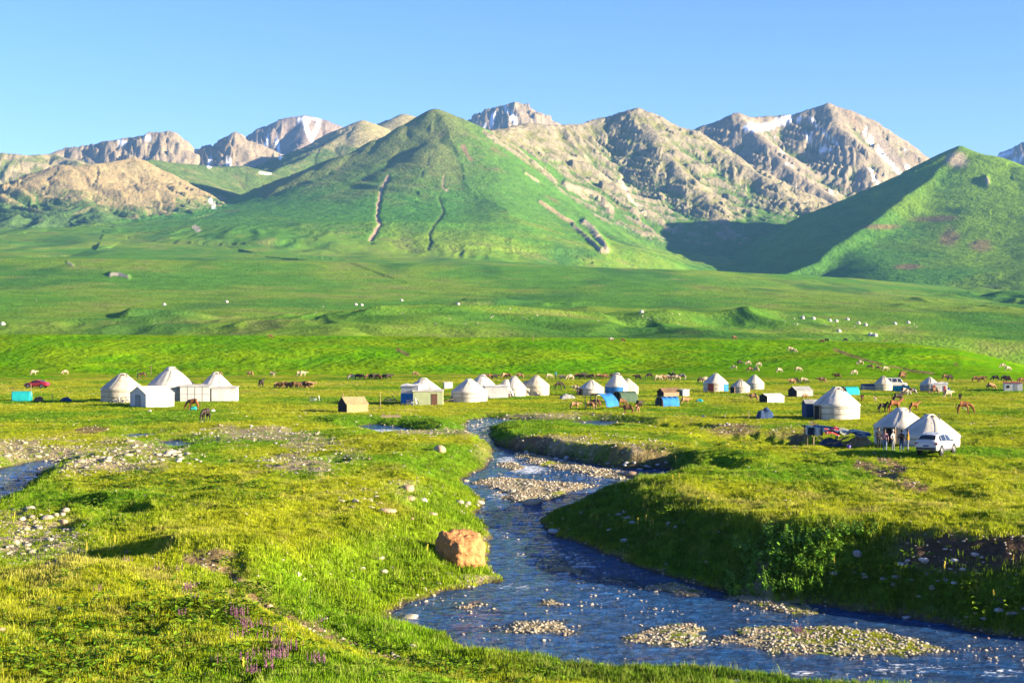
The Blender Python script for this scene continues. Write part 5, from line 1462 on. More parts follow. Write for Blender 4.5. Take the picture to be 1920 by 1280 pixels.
# blue shelter with calves
p0, s_ = site(1126, 767)
sh = thing('tarp_shelter', (p0.x, p0.y + 1.3, p0.z), -.75, 'pole shelter half covered with a blue tarpaulin where calves stand', 'shelter')
MB().sheet(lambda u, v: (.2 + 1.9 * math.sin(1.45 * u) + .06 * math.sin(v * 9), -1.2 + 2.6 * v, 2.05 * math.cos(1.45 * u) ** .8 + .05 * math.sin(u * 9 + v * 6)), 14, 10, .03).build('tarpaulin', M_BLUET, sh, True)
MB().sheet(lambda u, v: (-1.75 + 2.0 * u, -1.1 + 2.4 * v, 1.75 + .3 * u + .05 * math.sin(u * 12 + v * 5)), 8, 8, .05).build('roof', M_GREYC, sh)
for x_, y_, h_ in ((-1.7, -1.1, 1.75), (-.7, -1.15, 2.2), (.2, -1.2, 2.05), (-1.7, 1.2, 1.75), (.2, 1.3, 2.05)):
    MB().tube([(x_, y_, -.2), (x_ + .04, y_, h_)], .05, 7).build('post', M_WOOD, sh)
for z_ in (.5, .95): MB().tube([(-1.7, 1.2, z_), (.2, 1.3, z_ + .05)], .04, 6).build('rail', M_WOOD, sh)
MB().tube([(-1.75, -1.1, 1.8), (.3, -1.2, 2.1)], .04, 6).build('beam', M_WOOD, sh)

# wooden trough
p0, s_ = site(733, 783)
tr = thing('water_trough', p0, .05, 'low wooden trough with upright stakes on the grass by the stream', 'trough')
MB().box((0, 0, .16), (2.4, .06, .28)).build('side_board', M_WOOD, tr); MB().box((0, .5, .16), (2.4, .06, .28)).build('side_board', M_WOOD, tr); MB().box((0, .25, .05), (2.38, .44, .06)).build('bottom_board', M_WOOD, tr)
for x_ in (-.9, -.2, .7): MB().tube([(x_, .25, 0), (x_ + .05, .25, .75)], .04, 6).build('stake', M_WOOD, tr)
tag(MB().box((0, 0, .05), (2.2, .14, .07), (0, -.28, .1)).build('plank', M_WOOD), 'plank leaning against the porch yurt', 'plank').location = site(838, 755)[0] + Vector((0, .3, .28))
tag(MB().box((0, 0, .05), (1.7, .16, .06), (0, .75, .1)).build('plank', M_DOORW), 'dark plank leaning on the taller twin cream yurt', 'plank').location = site(1012, 742)[0] + Vector((0, .2, .5))
post(1000, 626, 639, 'lone marker post on top of the green terrace', .10); post(1728, 629, 637, 'small marker post on the terrace edge before the smooth mountain', .1)

# far yurts on the foothills
FY = [(308,572,6),(425,567,7),(667,572,5),(678,573,6),(753,564,7),(859,571,5),(1203,586,8),(1505,597,6),(1525,598,5),(1556,602,6),(1568,603,6),(1589,600,5),(1610,607,6),(1623,610,6),(1678,608,8),(1703,606,6),(1573,622,7),(1632,629,7),(1641,630,6),(5,609,7)]
fw_me = MB().lathe([(1, -.4), (1.0, .60)], 16).build('wall', M_CAN).data; fr_me = MB().lathe([(1.04, .58), (.6, .95), (.15, 1.25), (.0, 1.27)], 16).build('roof', M_CAN).data
for o in [o for o in bpy.data.objects if o.data in (fw_me, fr_me)]: bpy.data.objects.remove(o)
for k, (px, py, w) in enumerate(FY):
    p, s_ = site(px, py); r = max(w * s_ / 2 * .62, 1.5)
    t = thing('yurt', p, 0, 'tiny white yurt far off on the foothill pastures' if px < 1400 else 'tiny white yurt in the camp below the smooth grassy mountain', 'yurt', 'far yurts on the foothills' if px < 1400 else 'far yurts below the smooth mountain')
    t.scale = (r, r, r)
    add_obj('wall', fw_me, None, t); add_obj('roof', fr_me, None, t)
# ------------------------------------------------------------------ vehicles
def paint(name, col, rough=.28):
    return simple_mat(name, col, rough, .05, 1.5, spec=.5)
M_CARW = paint('white_car_paint', (.42, .42, .42)); M_CARR = paint('red_car_paint', (.30, .012, .03)); M_CARG = paint('grey_van_paint', (.22, .22, .21), .4)
M_LAMPR = simple_mat('tail_lamp', (.25, .01, .01), .2, .1); M_LAMPW = simple_mat('head_lamp', (.45, .45, .45), .15, .1); M_PLAST = simple_mat('grey_plastic', (.05, .05, .052), .6, .1)
M_PLATE = simple_mat('number_plate', (.03, .08, .28), .5, .05)

def car(loc, rz, st, wheels, paint_m, label, rw=.34, glass=None, name='car', cat='car', roofrails=False, lamps=None, clad=True):
    t = thing(name, loc, rz, label, cat)
    st = np.array(st, float)
    def P(x, v):
        zb, zl, zr, w, wr = [np.interp(x, st[:, 0], st[:, k]) for k in (1, 2, 3, 4, 5)]
        kv = np.array([0, .10, .2, .55, .85, .92, 1.0])
        y = np.interp(v, kv, [0, w * .88, w * .985, w, wr, wr * .86, 0]); z = np.interp(v, kv, [zb, zb, zb + .16, zl, max(zr - .07, zl + .01), zr, zr + .03])
        if v <= .1: z = zb
        return np.array([x, y, z])
    xs = []
    for a, b in zip(st[:-1, 0], st[1:, 0]):
        k = max(1, int((b - a) / .14)); xs += list(np.linspace(a, b, k, endpoint=False))
    xs.append(st[-1, 0])
    vs = [0, .10, .145, .2, .3, .4, .5, .55, .62, .7, .78, .85, .885, .92, .96, 1.0]
    mb = MB(); nv = len(vs)
    for x in xs:
        ring_ = [P(x, v) for v in vs]
        mb.v += [tuple(q) for q in ring_] + [(q[0], -q[1], q[2]) for q in ring_[-2:0:-1]]
    rn = nv + nv - 2
    for i in range(len(xs) - 1):
        for k in range(rn):
            a = i * rn + k; b = i * rn + (k + 1) % rn
            mb.f.append((a, b, b + rn, a + rn))
    mb.f.append(tuple(range(rn))[::-1]); mb.f.append(tuple((len(xs) - 1) * rn + k for k in range(rn)))
    body = mb.build('body', paint_m, t, True)
    def patch(nm, x0, x1, v0, v1, m_, both=True, off=.012, par=None):
        g = MB(); N = 6
        for s_ in ((1, -1) if both else (1,)):
            b0 = len(g.v)
            for i in range(N + 1):
                for j in range(N + 1):
                    q = P(x0(j / N) + (x1(j / N) - x0(j / N)) * i / N, v0 + (v1 - v0) * j / N)
                    n_ = np.array([0, 1.0, .35]) if v1 < .9 else np.array([np.sign(x0(0)) * .5, 0, 1.0])
                    q = q + n_ / np.linalg.norm(n_) * off
                    g.v.append((q[0], q[1] * s_, q[2]))
            for i in range(N):
                for j in range(N):
                    a = b0 + i * (N + 1) + j; q4 = (a, a + 1, a + N + 2, a + N + 1)
                    g.f.append(q4 if s_ > 0 else q4[::-1])
            if both:
                o_ = g.build(nm, m_, t, True); g = MB()
        if not both:
            return g.build(nm, m_, t, True)
    for w in glass['side']:
        patch('side_window', (lambda q, w=w: w[0] + (w[2] - w[0]) * q), (lambda q, w=w: w[1] + (w[3] - w[1]) * q), .585, .83, M_GLASS)
    for nm, (x0, x1, hw0, hw1) in (('rear_window', glass['rear']), ('windscreen', glass['front'])):
        g = MB(); N = 8; nx = 1 if x0 > 0 else -1
        for i in range(N + 1):
            x = x0 + (x1 - x0) * i / N; z = np.interp(x, st[:, 0], st[:, 3]) + .035; hw = hw0 + (hw1 - hw0) * i / N
            for j in range(N + 1):
                f_ = (j / N - .5) * 2; g.v.append((x + nx * .02, f_ * hw, z - .05 * f_ * f_ + .012))
        g.f = [(i * (N + 1) + j, i * (N + 1) + j + 1, (i + 1) * (N + 1) + j + 1, (i + 1) * (N + 1) + j) for i in range(N) for j in range(N)]
        g.build(nm, M_GLASS, t, True)
    for wx_ in wheels:
        for s_ in (-1, 1):
            w = np.interp(wx_, st[:, 0], st[:, 4])
            ar = MB().tube([(wx_, s_ * (w - .1), rw), (wx_, s_ * (w + .012), rw)], rw + .075, 24).build('wheel_arch', M_BLACK, t)
            wh = thing('wheel', (wx_, s_ * (w - .055), rw), 0, None, None); wh.parent = t
            MB().lathe([(rw * .62, -.10), (rw * .94, -.115), (rw, -.06), (rw, .06), (rw * .94, .115), (rw * .62, .10)], 24).build('tyre', M_BLACK, wh, True).rotation_euler.x = PI / 2
            r_ = MB().lathe([(.0, .10), (rw * .18, .105), (rw * .2, .085), (rw * .58, .075), (rw * .62, .105), (rw * .64, .10)], 24)
            for k in range(5):
                a = k * 1.2566; r_.box((rw * .38 * math.cos(a), rw * .38 * math.sin(a), .092), (rw * .46, .07, .03), (0, 0, a))
            ro = r_.build('rim', M_STEEL, wh); ro.rotation_euler.x = PI / 2 if s_ < 0 else -PI / 2
    if clad:
        for s_ in (-1, 1):
            MB().box(((wheels[0] + wheels[1]) / 2, s_ * .925 * st[:, 4].max() / .93, np.interp(0, st[:, 0], st[:, 1]) + .08), (wheels[1] - wheels[0] - rw * 2.4, .05, .16)).build('sill', M_PLAST, t)
    xr, xf = st[0, 0], st[-1, 0]
    MB().box((xr + .06, 0, .52), (.16, 1.62, .2)).build('rear_bumper', M_PLAST if clad else paint_m, t, bevel=.04)
    MB().box((xf - .10, 0, .45), (.16, 1.45, .18)).build('front_bumper', M_PLAST if clad else paint_m, t, bevel=.04)
    MB().box((xr - .012, 0, .74), (.03, .46, .12)).build('number_plate', M_PLATE, t)
    for s_ in (-1, 1):
        q = P(xr + .10, .52); MB().box((xr + .09, s_ * (q[1] - .14), q[2] - .06), (.14, .34, .15)).build('tail_light', M_LAMPR, t, bevel=.03)
        q = P(xf - .22, .52); MB().box((xf - .26, s_ * (q[1] - .10), q[2] - .02), (.28, .22, .14)).build('headlight', M_LAMPW, t, bevel=.03)
        xm = glass['front'][0] - .1 if glass['front'][0] < glass['front'][1] else glass['front'][1] - .1
        q = P(glass['mirror'], .58); MB().box((glass['mirror'], s_ * (q[1] + .09), q[2] + .06), (.14, .2, .13)).build('wing_mirror', paint_m, t, bevel=.03)
        if roofrails:
            MB().tube([(-1.45, s_ * .58, 1.56), (-1.2, s_ * .60, 1.67), (-.5, s_ * .60, 1.71), (.25, s_ * .59, 1.67), (.4, s_ * .58, 1.57)], .02, 6).build('roof_rail', M_STEEL, t)
        for dx in glass['handles']:
            q = P(dx, .5); MB().box((dx, s_ * (q[1] + .012), q[2]), (.17, .03, .03)).build('door_handle', paint_m, t)
    return t
SUV = [(-2.32, .50, .78, .84, .78, .70), (-2.27, .40, .98, 1.06, .87, .78), (-2.10, .36, 1.04, 1.22, .92, .72), (-1.82, .34, 1.05, 1.46, .93, .66), (-1.45, .33, 1.04, 1.58, .93, .66), (-.8, .32, 1.01, 1.645, .93, .67), (-.1, .30, .98, 1.65, .93, .67), (.4, .30, .97, 1.57, .93, .65), (.9, .30, .96, 1.30, .93, .69), (1.3, .30, .96, 1.05, .92, .77), (1.8, .32, .91, .97, .90, .74), (2.15, .34, .78, .86, .83, .66), (2.32, .42, .62, .68, .66, .52)]
p, s_ = site(1760, 851)
p = p + Vector((0, .6, 0)); p.z = ground_z(p.x, p.y) - .02
car(p, math.radians(55), SUV, (-1.38, 1.36), M_CARW, 'white SUV parked with its back turned in front of the large yurt', .36,
    dict(side=[(-1.75, -1.28, -1.45, -1.2), (-1.18, -.28, -1.12, -.28), (-.18, .88, -.18, .52)], rear=(-2.12, -1.62, .68, .56), front=(1.20, .50, .74, .60), mirror=.80, handles=(-.95, .05)), roofrails=True)
SED = [(-2.30, .48, .74, .80, .72, .66), (-2.22, .36, .90, .98, .84, .74), (-1.75, .30, .94, 1.02, .88, .76), (-1.30, .26, .93, 1.22, .89, .66), (-.75, .24, .92, 1.40, .89, .62), (-.1, .22, .90, 1.44, .89, .63), (.45, .22, .88, 1.34, .89, .63), (.95, .22, .87, 1.08, .89, .70), (1.25, .22, .86, .95, .88, .75), (1.85, .24, .76, .84, .86, .72), (2.18, .28, .62, .70, .78, .62), (2.30, .36, .50, .56, .62, .5)]
p, s_ = site(66, 727); p = p + Vector((0, .9, 0)); p.z = ground_z(p.x, p.y)
car(p, math.radians(170), SED, (-1.36, 1.36), M_CARR, 'red sedan parked on the grass far from the yurts', .32,
    dict(side=[(-1.45, -.75, -1.0, -.7), (-.65, .02, -.62, .02), (.12, .95, .12, .5)], rear=(-1.62, -.95, .66, .56), front=(1.12, .55, .68, .56), mirror=.78, handles=(-.5, .25)), clad=False)
VAN = [(-2.2, .5, .9, 1.0, .80, .78), (-2.15, .4, 1.1, 1.85, .86, .74), (-1.9, .4, 1.12, 1.98, .88, .74), (.6, .4, 1.12, 1.96, .88, .74), (1.0, .4, 1.12, 1.75, .88, .74), (1.35, .4, 1.08, 1.18, .87, .80), (1.9, .42, 1.02, 1.10, .85, .76), (2.15, .48, .8, .9, .78, .66)]
p, s_ = site(1683, 731); p = p + Vector((0, 2.2, 0)); p.z = ground_z(p.x, p.y)
car(p, math.radians(12), VAN, (-1.3, 1.3), M_CARG, 'grey van parked behind the low teal cover', .36,
    dict(side=[(-1.9, -1.0, -1.9, -1.0), (-.85, .05, -.85, .05), (.2, 1.05, .2, .9)], rear=(-2.19, -2.12, .66, .60), front=(1.28, 1.02, .72, .64), mirror=1.1, handles=(.3,)), name='van', cat='van')

def motorbike(px, base, rz, label, tank, group=None):
    p, s_ = site(px, base)
    t = thing('motorcycle', p + Vector((0, .3, -.03)), rz, label, 'motorcycle', group)
    for x_ in (-.65, .68):
        w = thing('wheel', (x_, 0, .31), 0, None, None); w.parent = t
        MB().tube([(.28 * math.cos(a), 0, .28 * math.sin(a)) for a in np.linspace(0, 6.2832, 21)], .045, 7, False).build('tyre', M_BLACK, w, True)
        r_ = MB().tube([(0, -.06, 0), (0, .06, 0)], .05, 8)
        for k in range(6): r_.tube([(0, 0, 0), (.26 * math.cos(k * 1.047), 0, .26 * math.sin(k * 1.047))], .008, 4)
        r_.build('rim', M_STEEL, w)
    MB().tube([(.50, 0, .95), (.35, 0, .80), (-.35, 0, .72), (-.65, 0, .60)], .03, 6).tube([(.42, 0, .85), (.15, 0, .32), (-.25, 0, .30), (-.35, 0, .72)], .028, 6).tube([(-.25, 0, .32), (-.65, 0, .31)], .025, 6).build('frame', M_PLAST, t)
    MB().tube([(.50, .07, .98), (.68, .07, .31)], .022, 6).tube([(.50, -.07, .98), (.68, -.07, .31)], .022, 6).build('fork', M_STEEL, t)
    MB().tube([(.40, -.36, 1.06), (.47, -.12, 1.02), (.47, .12, 1.02), (.40, .36, 1.06)], .018, 6).build('handlebar', M_BLACK, t)
    MB().lathe([(0, -.27), (.10, -.22), (.14, 0), (.12, .2), (0, .27)], 10).build('tank', tank, t, True).rotation_euler = (0, PI / 2 - .12, 0)
    t.children[-1].location = (.17, 0, .86)
    MB().box((-.32, 0, .80), (.62, .24, .09)).build('seat', M_BLACK, t, bevel=.03)
    MB().box((.02, 0, .45), (.34, .22, .28)).build('engine', M_STEEL, t, bevel=.03)
    MB().tube([(.1, -.13, .36), (-.3, -.16, .28), (-.75, -.16, .36)], .04, 7).build('exhaust', M_STEEL, t)
    MB().lathe([(.33, -.06), (.345, 0), (.33, .06)], 12, None, .3, 2.6).build('mudguard', tank, t, True).rotation_euler = (PI / 2, 0, 0); t.children[-1].location = (-.65, 0, .31)
    MB().lathe([(.33, -.05), (.34, 0), (.33, .05)], 12, None, .6, 2.4).build('mudguard', tank, t, True).rotation_euler = (PI / 2, 0, 0); t.children[-1].location = (.68, 0, .31)
    MB().tube([(.60, 0, .92), (.66, 0, .92)], .08, 10).build('headlight', M_LAMPW, t)
    MB().box((-.68, 0, .72), (.3, .2, .03)).build('rack', M_STEEL, t)
    return t
M_TRED = paint('red_tank', (.30, .02, .02)); M_TBLU = paint('dark_blue_tank', (.02, .03, .09)); M_TBLK = paint('black_tank', (.02, .02, .02))
motorbike(1581, 786, .15, 'red motorcycle parked before the big white yurt', M_TRED)
motorbike(215, 757, .1, 'red and chrome motorcycle before the cream felt yurt', M_TRED)
motorbike(229, 757, -.25, 'dark motorcycle beside the red one before the cream felt yurt', M_TBLK)
motorbike(590, 754, .3, 'black motorcycle alone on the grass', M_TBLK)
motorbike(731, 755, -.1, 'dark blue motorcycle parked left of the white and blue annex', M_TBLU)
motorbike(772, 760, .2, 'motorcycle parked against the white and blue annex', M_TBLU)
motorbike(853, 753, .4, 'red motorcycle at the left edge of a white yurt', M_TRED)
motorbike(906, 750, -.2, 'red motorcycle where the yurt meets the low canvas wall', M_TRED)
motorbike(954, 744, .1, 'red motorcycle beside the small white yurt', M_TRED)
motorbike(406, 753, .1, 'dark motorcycle parked before the end canvas shed', M_TBLK)
# ------------------------------------------------------------------ animals and people
def skin_mesh(name, V_, E_, root=0, sub=1, fat=1.0):
    """one continuous surface grown over a skeleton: V_ = [(x, y, z, rx[, ry])]"""
    me = bpy.data.meshes.new(name + '_bones'); me.from_pydata([v[:3] for v in V_], E_, [])
    o = bpy.data.objects.new(name + '_bones', me); COL.objects.link(o)
    md = o.modifiers.new('skin', 'SKIN')
    if not me.skin_vertices:
        return None
    for i, v in enumerate(V_):
        sv = me.skin_vertices[0].data[i]
        kk = fat if v[3] > .07 else (1 + fat) / 2
        sv.radius = (v[3] * kk, (v[4] if len(v) > 4 else v[3]) * kk); sv.use_root = (i == root)
    md.use_smooth_shade = True; md.branch_smoothing = .6
    sm = o.modifiers.new('sub', 'SUBSURF'); sm.levels = sub; sm.render_levels = sub
    dg = bpy.context.evaluated_depsgraph_get()
    out = bpy.data.meshes.new_from_object(o.evaluated_get(dg)); out.name = name
    bpy.data.objects.remove(o); bpy.data.meshes.remove(me)
    out.polygons.foreach_set('use_smooth', np.ones(len(out.polygons), bool))
    return out

def quad_bones(k, pose, leg=1.0):
    """k: 'horse' or 'cow'; pose: stand, graze"""
    if k == 'horse':
        V_ = [(-.55, 0, 1.20, .25, .27), (-.12, 0, 1.13, .26, .29), (.36, 0, 1.16, .25, .29), (.56, 0, 1.26, .17, .22)]
        neck = {'stand': [(.80, 0, 1.52, .11, .15), (.98, 0, 1.72, .085, .11), (1.14, 0, 1.58, .08, .09), (1.32, 0, 1.42, .055, .06)],
                'graze': [(.84, 0, 1.00, .12, .14), (1.04, 0, .66, .09, .10), (1.12, 0, .42, .08, .09), (1.18, 0, .14, .055, .06)]}[pose]
        legs = [[(.42, .13, .92, .12), (.44, .13, .52, .058), (.43, .13, .14, .045), (.47, .13, .02, .055)], [(-.58, .14, .92, .16), (-.70, .14, .52, .065), (-.66, .14, .14, .045), (-.62, .14, .02, .055)]]
    else:
        V_ = [(-.60, 0, 1.02, .25, .26), (-.12, 0, .93, .29, .33), (.36, 0, .98, .26, .31), (.58, 0, 1.02, .18, .22)]
        neck = {'stand': [(.80, 0, 1.10, .13, .15), (.98, 0, 1.16, .11, .12), (1.12, 0, 1.04, .10, .10), (1.26, 0, .92, .075, .07)],
                'graze': [(.82, 0, .78, .12, .14), (.98, 0, .52, .11, .12), (1.06, 0, .32, .10, .10), (1.12, 0, .12, .075, .07)]}[pose]
        V_ = [(q[0], q[1], q[2] - .10) + q[3:] for q in V_]; neck = [(q[0], q[1], max(q[2] - .10, .1)) + q[3:] for q in neck]
        legs = [[(.44, .15, .68, .12), (.45, .15, .40, .065), (.44, .15, .12, .05), (.47, .15, .02, .06)], [(-.62, .16, .76, .16), (-.72, .16, .42, .07), (-.68, .16, .12, .05), (-.65, .16, .02, .06)]]
    E_ = [(0, 1), (1, 2), (2, 3)]
    b = 3
    for n_ in neck:
        V_.append(n_); E_.append((b, len(V_) - 1)); b = len(V_) - 1
    poll = len(V_) - 3
    for s in (-1, 1):   # ears
        e = V_[poll]; V_.append((e[0] - .05, s * (.16 if k == 'cow' else .08), e[2] + (.05 if k == 'cow' else .16), .028)); E_.append((poll, len(V_) - 1))
    for li, L in enumerate(legs):
        for s in (-1, 1):
            b = 2 if li == 0 else 0
            for j, q in enumerate(L):
                dx = (.10 * s if li == 0 else -.10 * s) * (j / 3.0)
                V_.append((q[0] + dx, s * q[1], q[2], q[3])); E_.append((b, len(V_) - 1)); b = len(V_) - 1
    return V_, E_
def tail_mesh(k):
    h = 1.25 if k == 'horse' else .98
    r = .055 if k == 'horse' else .03
    m_ = MB().tube([(-.78, 0, h), (-.90, 0, h - .12), (-.94, 0, h - .4), (-.92, 0, h - .7)], r, 7, True, r * (.7 if k == 'horse' else .6))
    if k == 'cow': m_.tube([(-.92, 0, h - .66), (-.92, 0, h - .85)], .05, 6, True, .02)
    return m_
def mane_mesh(pose):
    pts = {'stand': [(.50, 1.46), (.72, 1.68), (.92, 1.86), (1.04, 1.80)], 'graze': [(.56, 1.44), (.84, 1.16), (1.08, .80), (1.16, .62)]}[pose]
    m_ = MB()
    for (x0, z0), (x1, z1) in zip(pts[:-1], pts[1:]):
        m_.add([(x0, -.05, z0), (x0, .05, z0), (x1, .05, z1), (x1, -.05, z1), (x0 + .02, -.09, z0 - .24), (x0 + .02, .09, z0 - .24), (x1 + .02, .09, z1 - .2), (x1 + .02, -.09, z1 - .2)], [(0, 1, 2, 3), (0, 3, 7, 4), (1, 5, 6, 2), (0, 4, 5, 1), (3, 2, 6, 7)])
    return m_
def coat(name, c1, c2, sc=1.4, thr=.5, soft=.08):
    m, nt, b = new_mat(name); b.inputs['Roughness'].default_value = .75; b.inputs['Specular IOR Level'].default_value = .2
    tc = nt.nodes.new('ShaderNodeTexCoord'); nz = nt.nodes.new('ShaderNodeTexNoise'); nz.inputs['Scale'].default_value = sc; nz.inputs['Detail'].default_value = 3
    oi = nt.nodes.new('ShaderNodeObjectInfo'); ad_ = nt.nodes.new('ShaderNodeVectorMath'); ad_.operation = 'ADD'
    nt.links.new(tc.outputs['Object'], ad_.inputs[0]); nt.links.new(oi.outputs['Location'], ad_.inputs[1]); nt.links.new(ad_.outputs[0], nz.inputs['Vector'])
    cr = nt.nodes.new('ShaderNodeValToRGB'); cr.color_ramp.elements[0].position = thr - soft; cr.color_ramp.elements[1].position = thr + soft
    cr.color_ramp.elements[0].color = c1 + (1,); cr.color_ramp.elements[1].color = c2 + (1,)
    nt.links.new(nz.outputs['Fac'], cr.inputs[0]); nt.links.new(cr.outputs[0], b.inputs['Base Color'])
    return m
COATS = {'chestnut': coat('chestnut_coat', (.16, .055, .018), (.20, .075, .025), 1.2, .5, .3), 'dark': coat('dark_coat', (.025, .018, .014), (.04, .026, .018), 1.2, .5, .3), 'brown': coat('brown_coat', (.11, .05, .02), (.16, .075, .03), 1.2, .5, .3),
         'cream': coat('cream_coat', (.34, .26, .15), (.40, .31, .20), 1.2, .5, .3), 'tan': coat('tan_coat', (.22, .12, .05), (.30, .18, .085), 1.2, .5, .3), 'pied': coat('pied_coat', (.08, .035, .015), (.38, .35, .30), 1.7, .5, .04), 'wool': coat('sheep_wool', (.40, .37, .30), (.44, .41, .34), 3, .5, .3)}
AN = {}
for k in ('horse', 'cow'):
    for pose in ('stand', 'graze'):
        V_, E_ = quad_bones(k, pose); AN[k, pose] = skin_mesh(k + '_body', V_, E_, 1, 1, 1.34)
    o_ = tail_mesh(k).build('tail', None); AN[k, 'tail'] = o_.data; bpy.data.objects.remove(o_)
for pose in ('stand', 'graze'):
    o_ = mane_mesh(pose).build('mane', None); AN['mane', pose] = o_.data; bpy.data.objects.remove(o_)
o_ = MB().tube([(1.0, .09, 1.14), (.98, .2, 1.20), (1.0, .24, 1.32)], .025, 6, True, .008).tube([(1.0, -.09, 1.14), (.98, -.2, 1.20), (1.0, -.24, 1.32)], .025, 6, True, .008).build('horns', None); AN['horns'] = o_.data; bpy.data.objects.remove(o_)
def obj_mat(o, m):
    if not o.data.materials: o.data.materials.append(m)
    o.material_slots[0].link = 'OBJECT'; o.material_slots[0].material = m
M_HAIRD = simple_mat('dark_mane', (.015, .012, .010), .7, .2, 8)
def animal(kind, px, base, coat_, pose, rz, label, group=None, scale=1.0, name=None, dist=0.0):
    p, s_ = site(px, base)
    if dist: p = p * 1.0
    t = thing(name or kind, (p.x, p.y, ground_z(p.x, p.y) - .01), rz, label, name or kind, group)
    t.scale = (scale, scale, scale)
    b = add_obj('body', AN[kind, pose], None, t); obj_mat(b, COATS[coat_])
    ta = add_obj('tail', AN[kind, 'tail'], None, t); obj_mat(ta, M_HAIRD if kind == 'horse' else COATS[coat_])
    if kind == 'horse':
        m_ = add_obj('mane', AN['mane', pose], None, t); obj_mat(m_, M_HAIRD)
    elif pose == 'stand' and scale > .9:
        m_ = add_obj('horns', AN['horns'], None, t); obj_mat(m_, M_ROPE)
    return t
L_, R0 = PI, 0.0    # heading: facing left or right
animal('horse', 362, 769, 'chestnut', 'graze', PI - .1, 'chestnut horse grazing in front of the white canvas sheds')
animal('horse', 385, 790, 'dark', 'graze', -1.9, 'black horse grazing apart on the meadow near the stream')
animal('horse', 1808, 776, 'chestnut', 'graze', -.15, 'chestnut horse grazing alone above the white car')
animal('horse', 1677, 773, 'chestnut', 'stand', .1, 'chestnut mare walking behind the shaded yurt')
animal('horse', 1655, 773, 'dark', 'stand', .3, 'dark foal following the chestnut mare', scale=.72, name='foal')
animal('horse', 1714, 771, 'chestnut', 'stand', .2, 'chestnut foal walking ahead of the mare', scale=.72, name='foal')
animal('horse', 1684, 757, 'dark', 'stand', .15, 'dark brown horse standing behind the mare and foals')
animal('horse', 1048, 731, 'dark', 'graze', .1, 'dark horse grazing behind the grey bundle')
animal('horse', 267, 710, 'brown', 'graze', PI, 'brown horse grazing behind the cream felt yurt')
animal('horse', 490, 727, 'dark', 'stand', 1.2, 'dark horse standing apart from the resting brown herd')
# calves and cows near the shelters
for px, py, c_, po, rz, sc, lab in [
    (1078,766,'tan','stand',.1,.80,'tan calf standing left of the blue tarp shelter'), (1108,766,'tan','stand',-.3,.82,'tan calf standing at the open side of the pole shelter'), (1118,762,'brown','stand',2.6,.85,'brown calf inside the pole shelter'),
    (1166,760,'brown','graze',.4,.80,'brown calf grazing beside the dark green tent'), (1177,774,'brown','stand',PI,.85,'brown cow walking in front of the dark green tent'), (1196,773,'tan','stand',1.5,.80,'tan calf seen from behind near the dark green tent'),
    (1199,763,'dark','stand',.7,.75,'dark brown calf behind the tan calf'), (1080,732,'cream','stand',PI,.8,'cream calf beside the yurt with the dark doorway'), (1285,757,'tan','stand',.2,.8,'brown and white calf beside the bright blue tent'),
    (1412,751,'tan','stand',PI,.9,'tan cow at the dark end of the plank shed'), (1617,751,'brown','stand',1.3,.7,'brown calf on the grass right of the big yurt'), (1641,752,'cream','stand',1.4,.6,'small cream calf on the grass right of the big yurt'),
    (1697,741,'pied','graze',.2,.95,'brown and white cow below the teal cover'), (1710,740,'pied','stand',PI,.9,'brown and white cow with its head up by the teal cover'), (1752,739,'tan','graze',PI,.9,'tan cow grazing below the red-doored annex'),
    (1778,745,'cream','stand',.3,.95,'pale cow standing on the right meadow'), (1800,749,'dark','stand',1.4,.7,'dark calf standing on the right meadow'), (1510,748,'tan','graze',0,.6,'small calf beside the grey tarp shed')]:
    animal('cow', px, py, c_, po, rz, lab, None, sc, 'calf' if sc < .86 else 'cow')
# herds across the back of the plain
HERD = [('cattle herd at the back of the plain', 'grazing at the foot of the green terrace', [(64,702,'cream'),(123,702,'cream'),(510,705,'cream'),(561,705,'cream'),(568,705,'cream'),(780,705,'tan'),(412,704,'tan'),(470,705,'tan'),(1030,709,'cream'),(1055,712,'cream'),(1068,712,'cream'),(1414,716,'tan'),(1322,717,'cream'),(1314,717,'dark'),(1195,712,'dark'),(1218,708,'dark'),(1234,713,'cream'),(1243,713,'tan'),(1253,713,'pied'),(1268,713,'cream'),(1278,711,'pied'),(1485,720,'tan'),(1492,719,'dark'),(1506,718,'cream'),(1542,718,'tan'),(1570,710,'brown'),(1690,710,'brown'),(1772,712,'brown'),(1781,714,'dark'),(1830,715,'brown'),(1842,716,'brown'),(1866,714,'dark'),(1884,714,'dark'),(1890,717,'brown'),(1913,718,'brown'),(1858,730,'tan')]),
        ('dark herd by the terrace foot', 'standing in the dark herd near the terrace foot', [(658,711,'pied'),(671,711,'dark'),(678,711,'dark'),(690,711,'brown'),(696,711,'dark'),(702,711,'dark'),(708,711,'brown'),(720,711,'dark'),(729,711,'dark'),(1083,710,'brown'),(1090,711,'dark'),(1095,708,'dark'),(1104,711,'dark'),(1110,710,'brown'),(1124,711,'tan'),(1133,711,'brown'),(1148,709,'dark'),(907,709,'brown'),(918,710,'brown'),(928,711,'dark'),(945,709,'tan'),(952,710,'brown'),(975,710,'tan')]),
        ('resting brown herd', 'in the resting brown herd left of the straw hut', [(520,728,'tan'),(527,728,'brown'),(534,727,'tan'),(541,728,'brown'),(548,727,'dark'),(556,728,'brown'),(563,728,'dark'),(570,727,'brown'),(577,728,'brown'),(583,727,'tan')])]
CN = {'cream': 'cream cow', 'tan': 'tan cow', 'pied': 'brown and white cow', 'dark': 'black cow', 'brown': 'brown cow'}
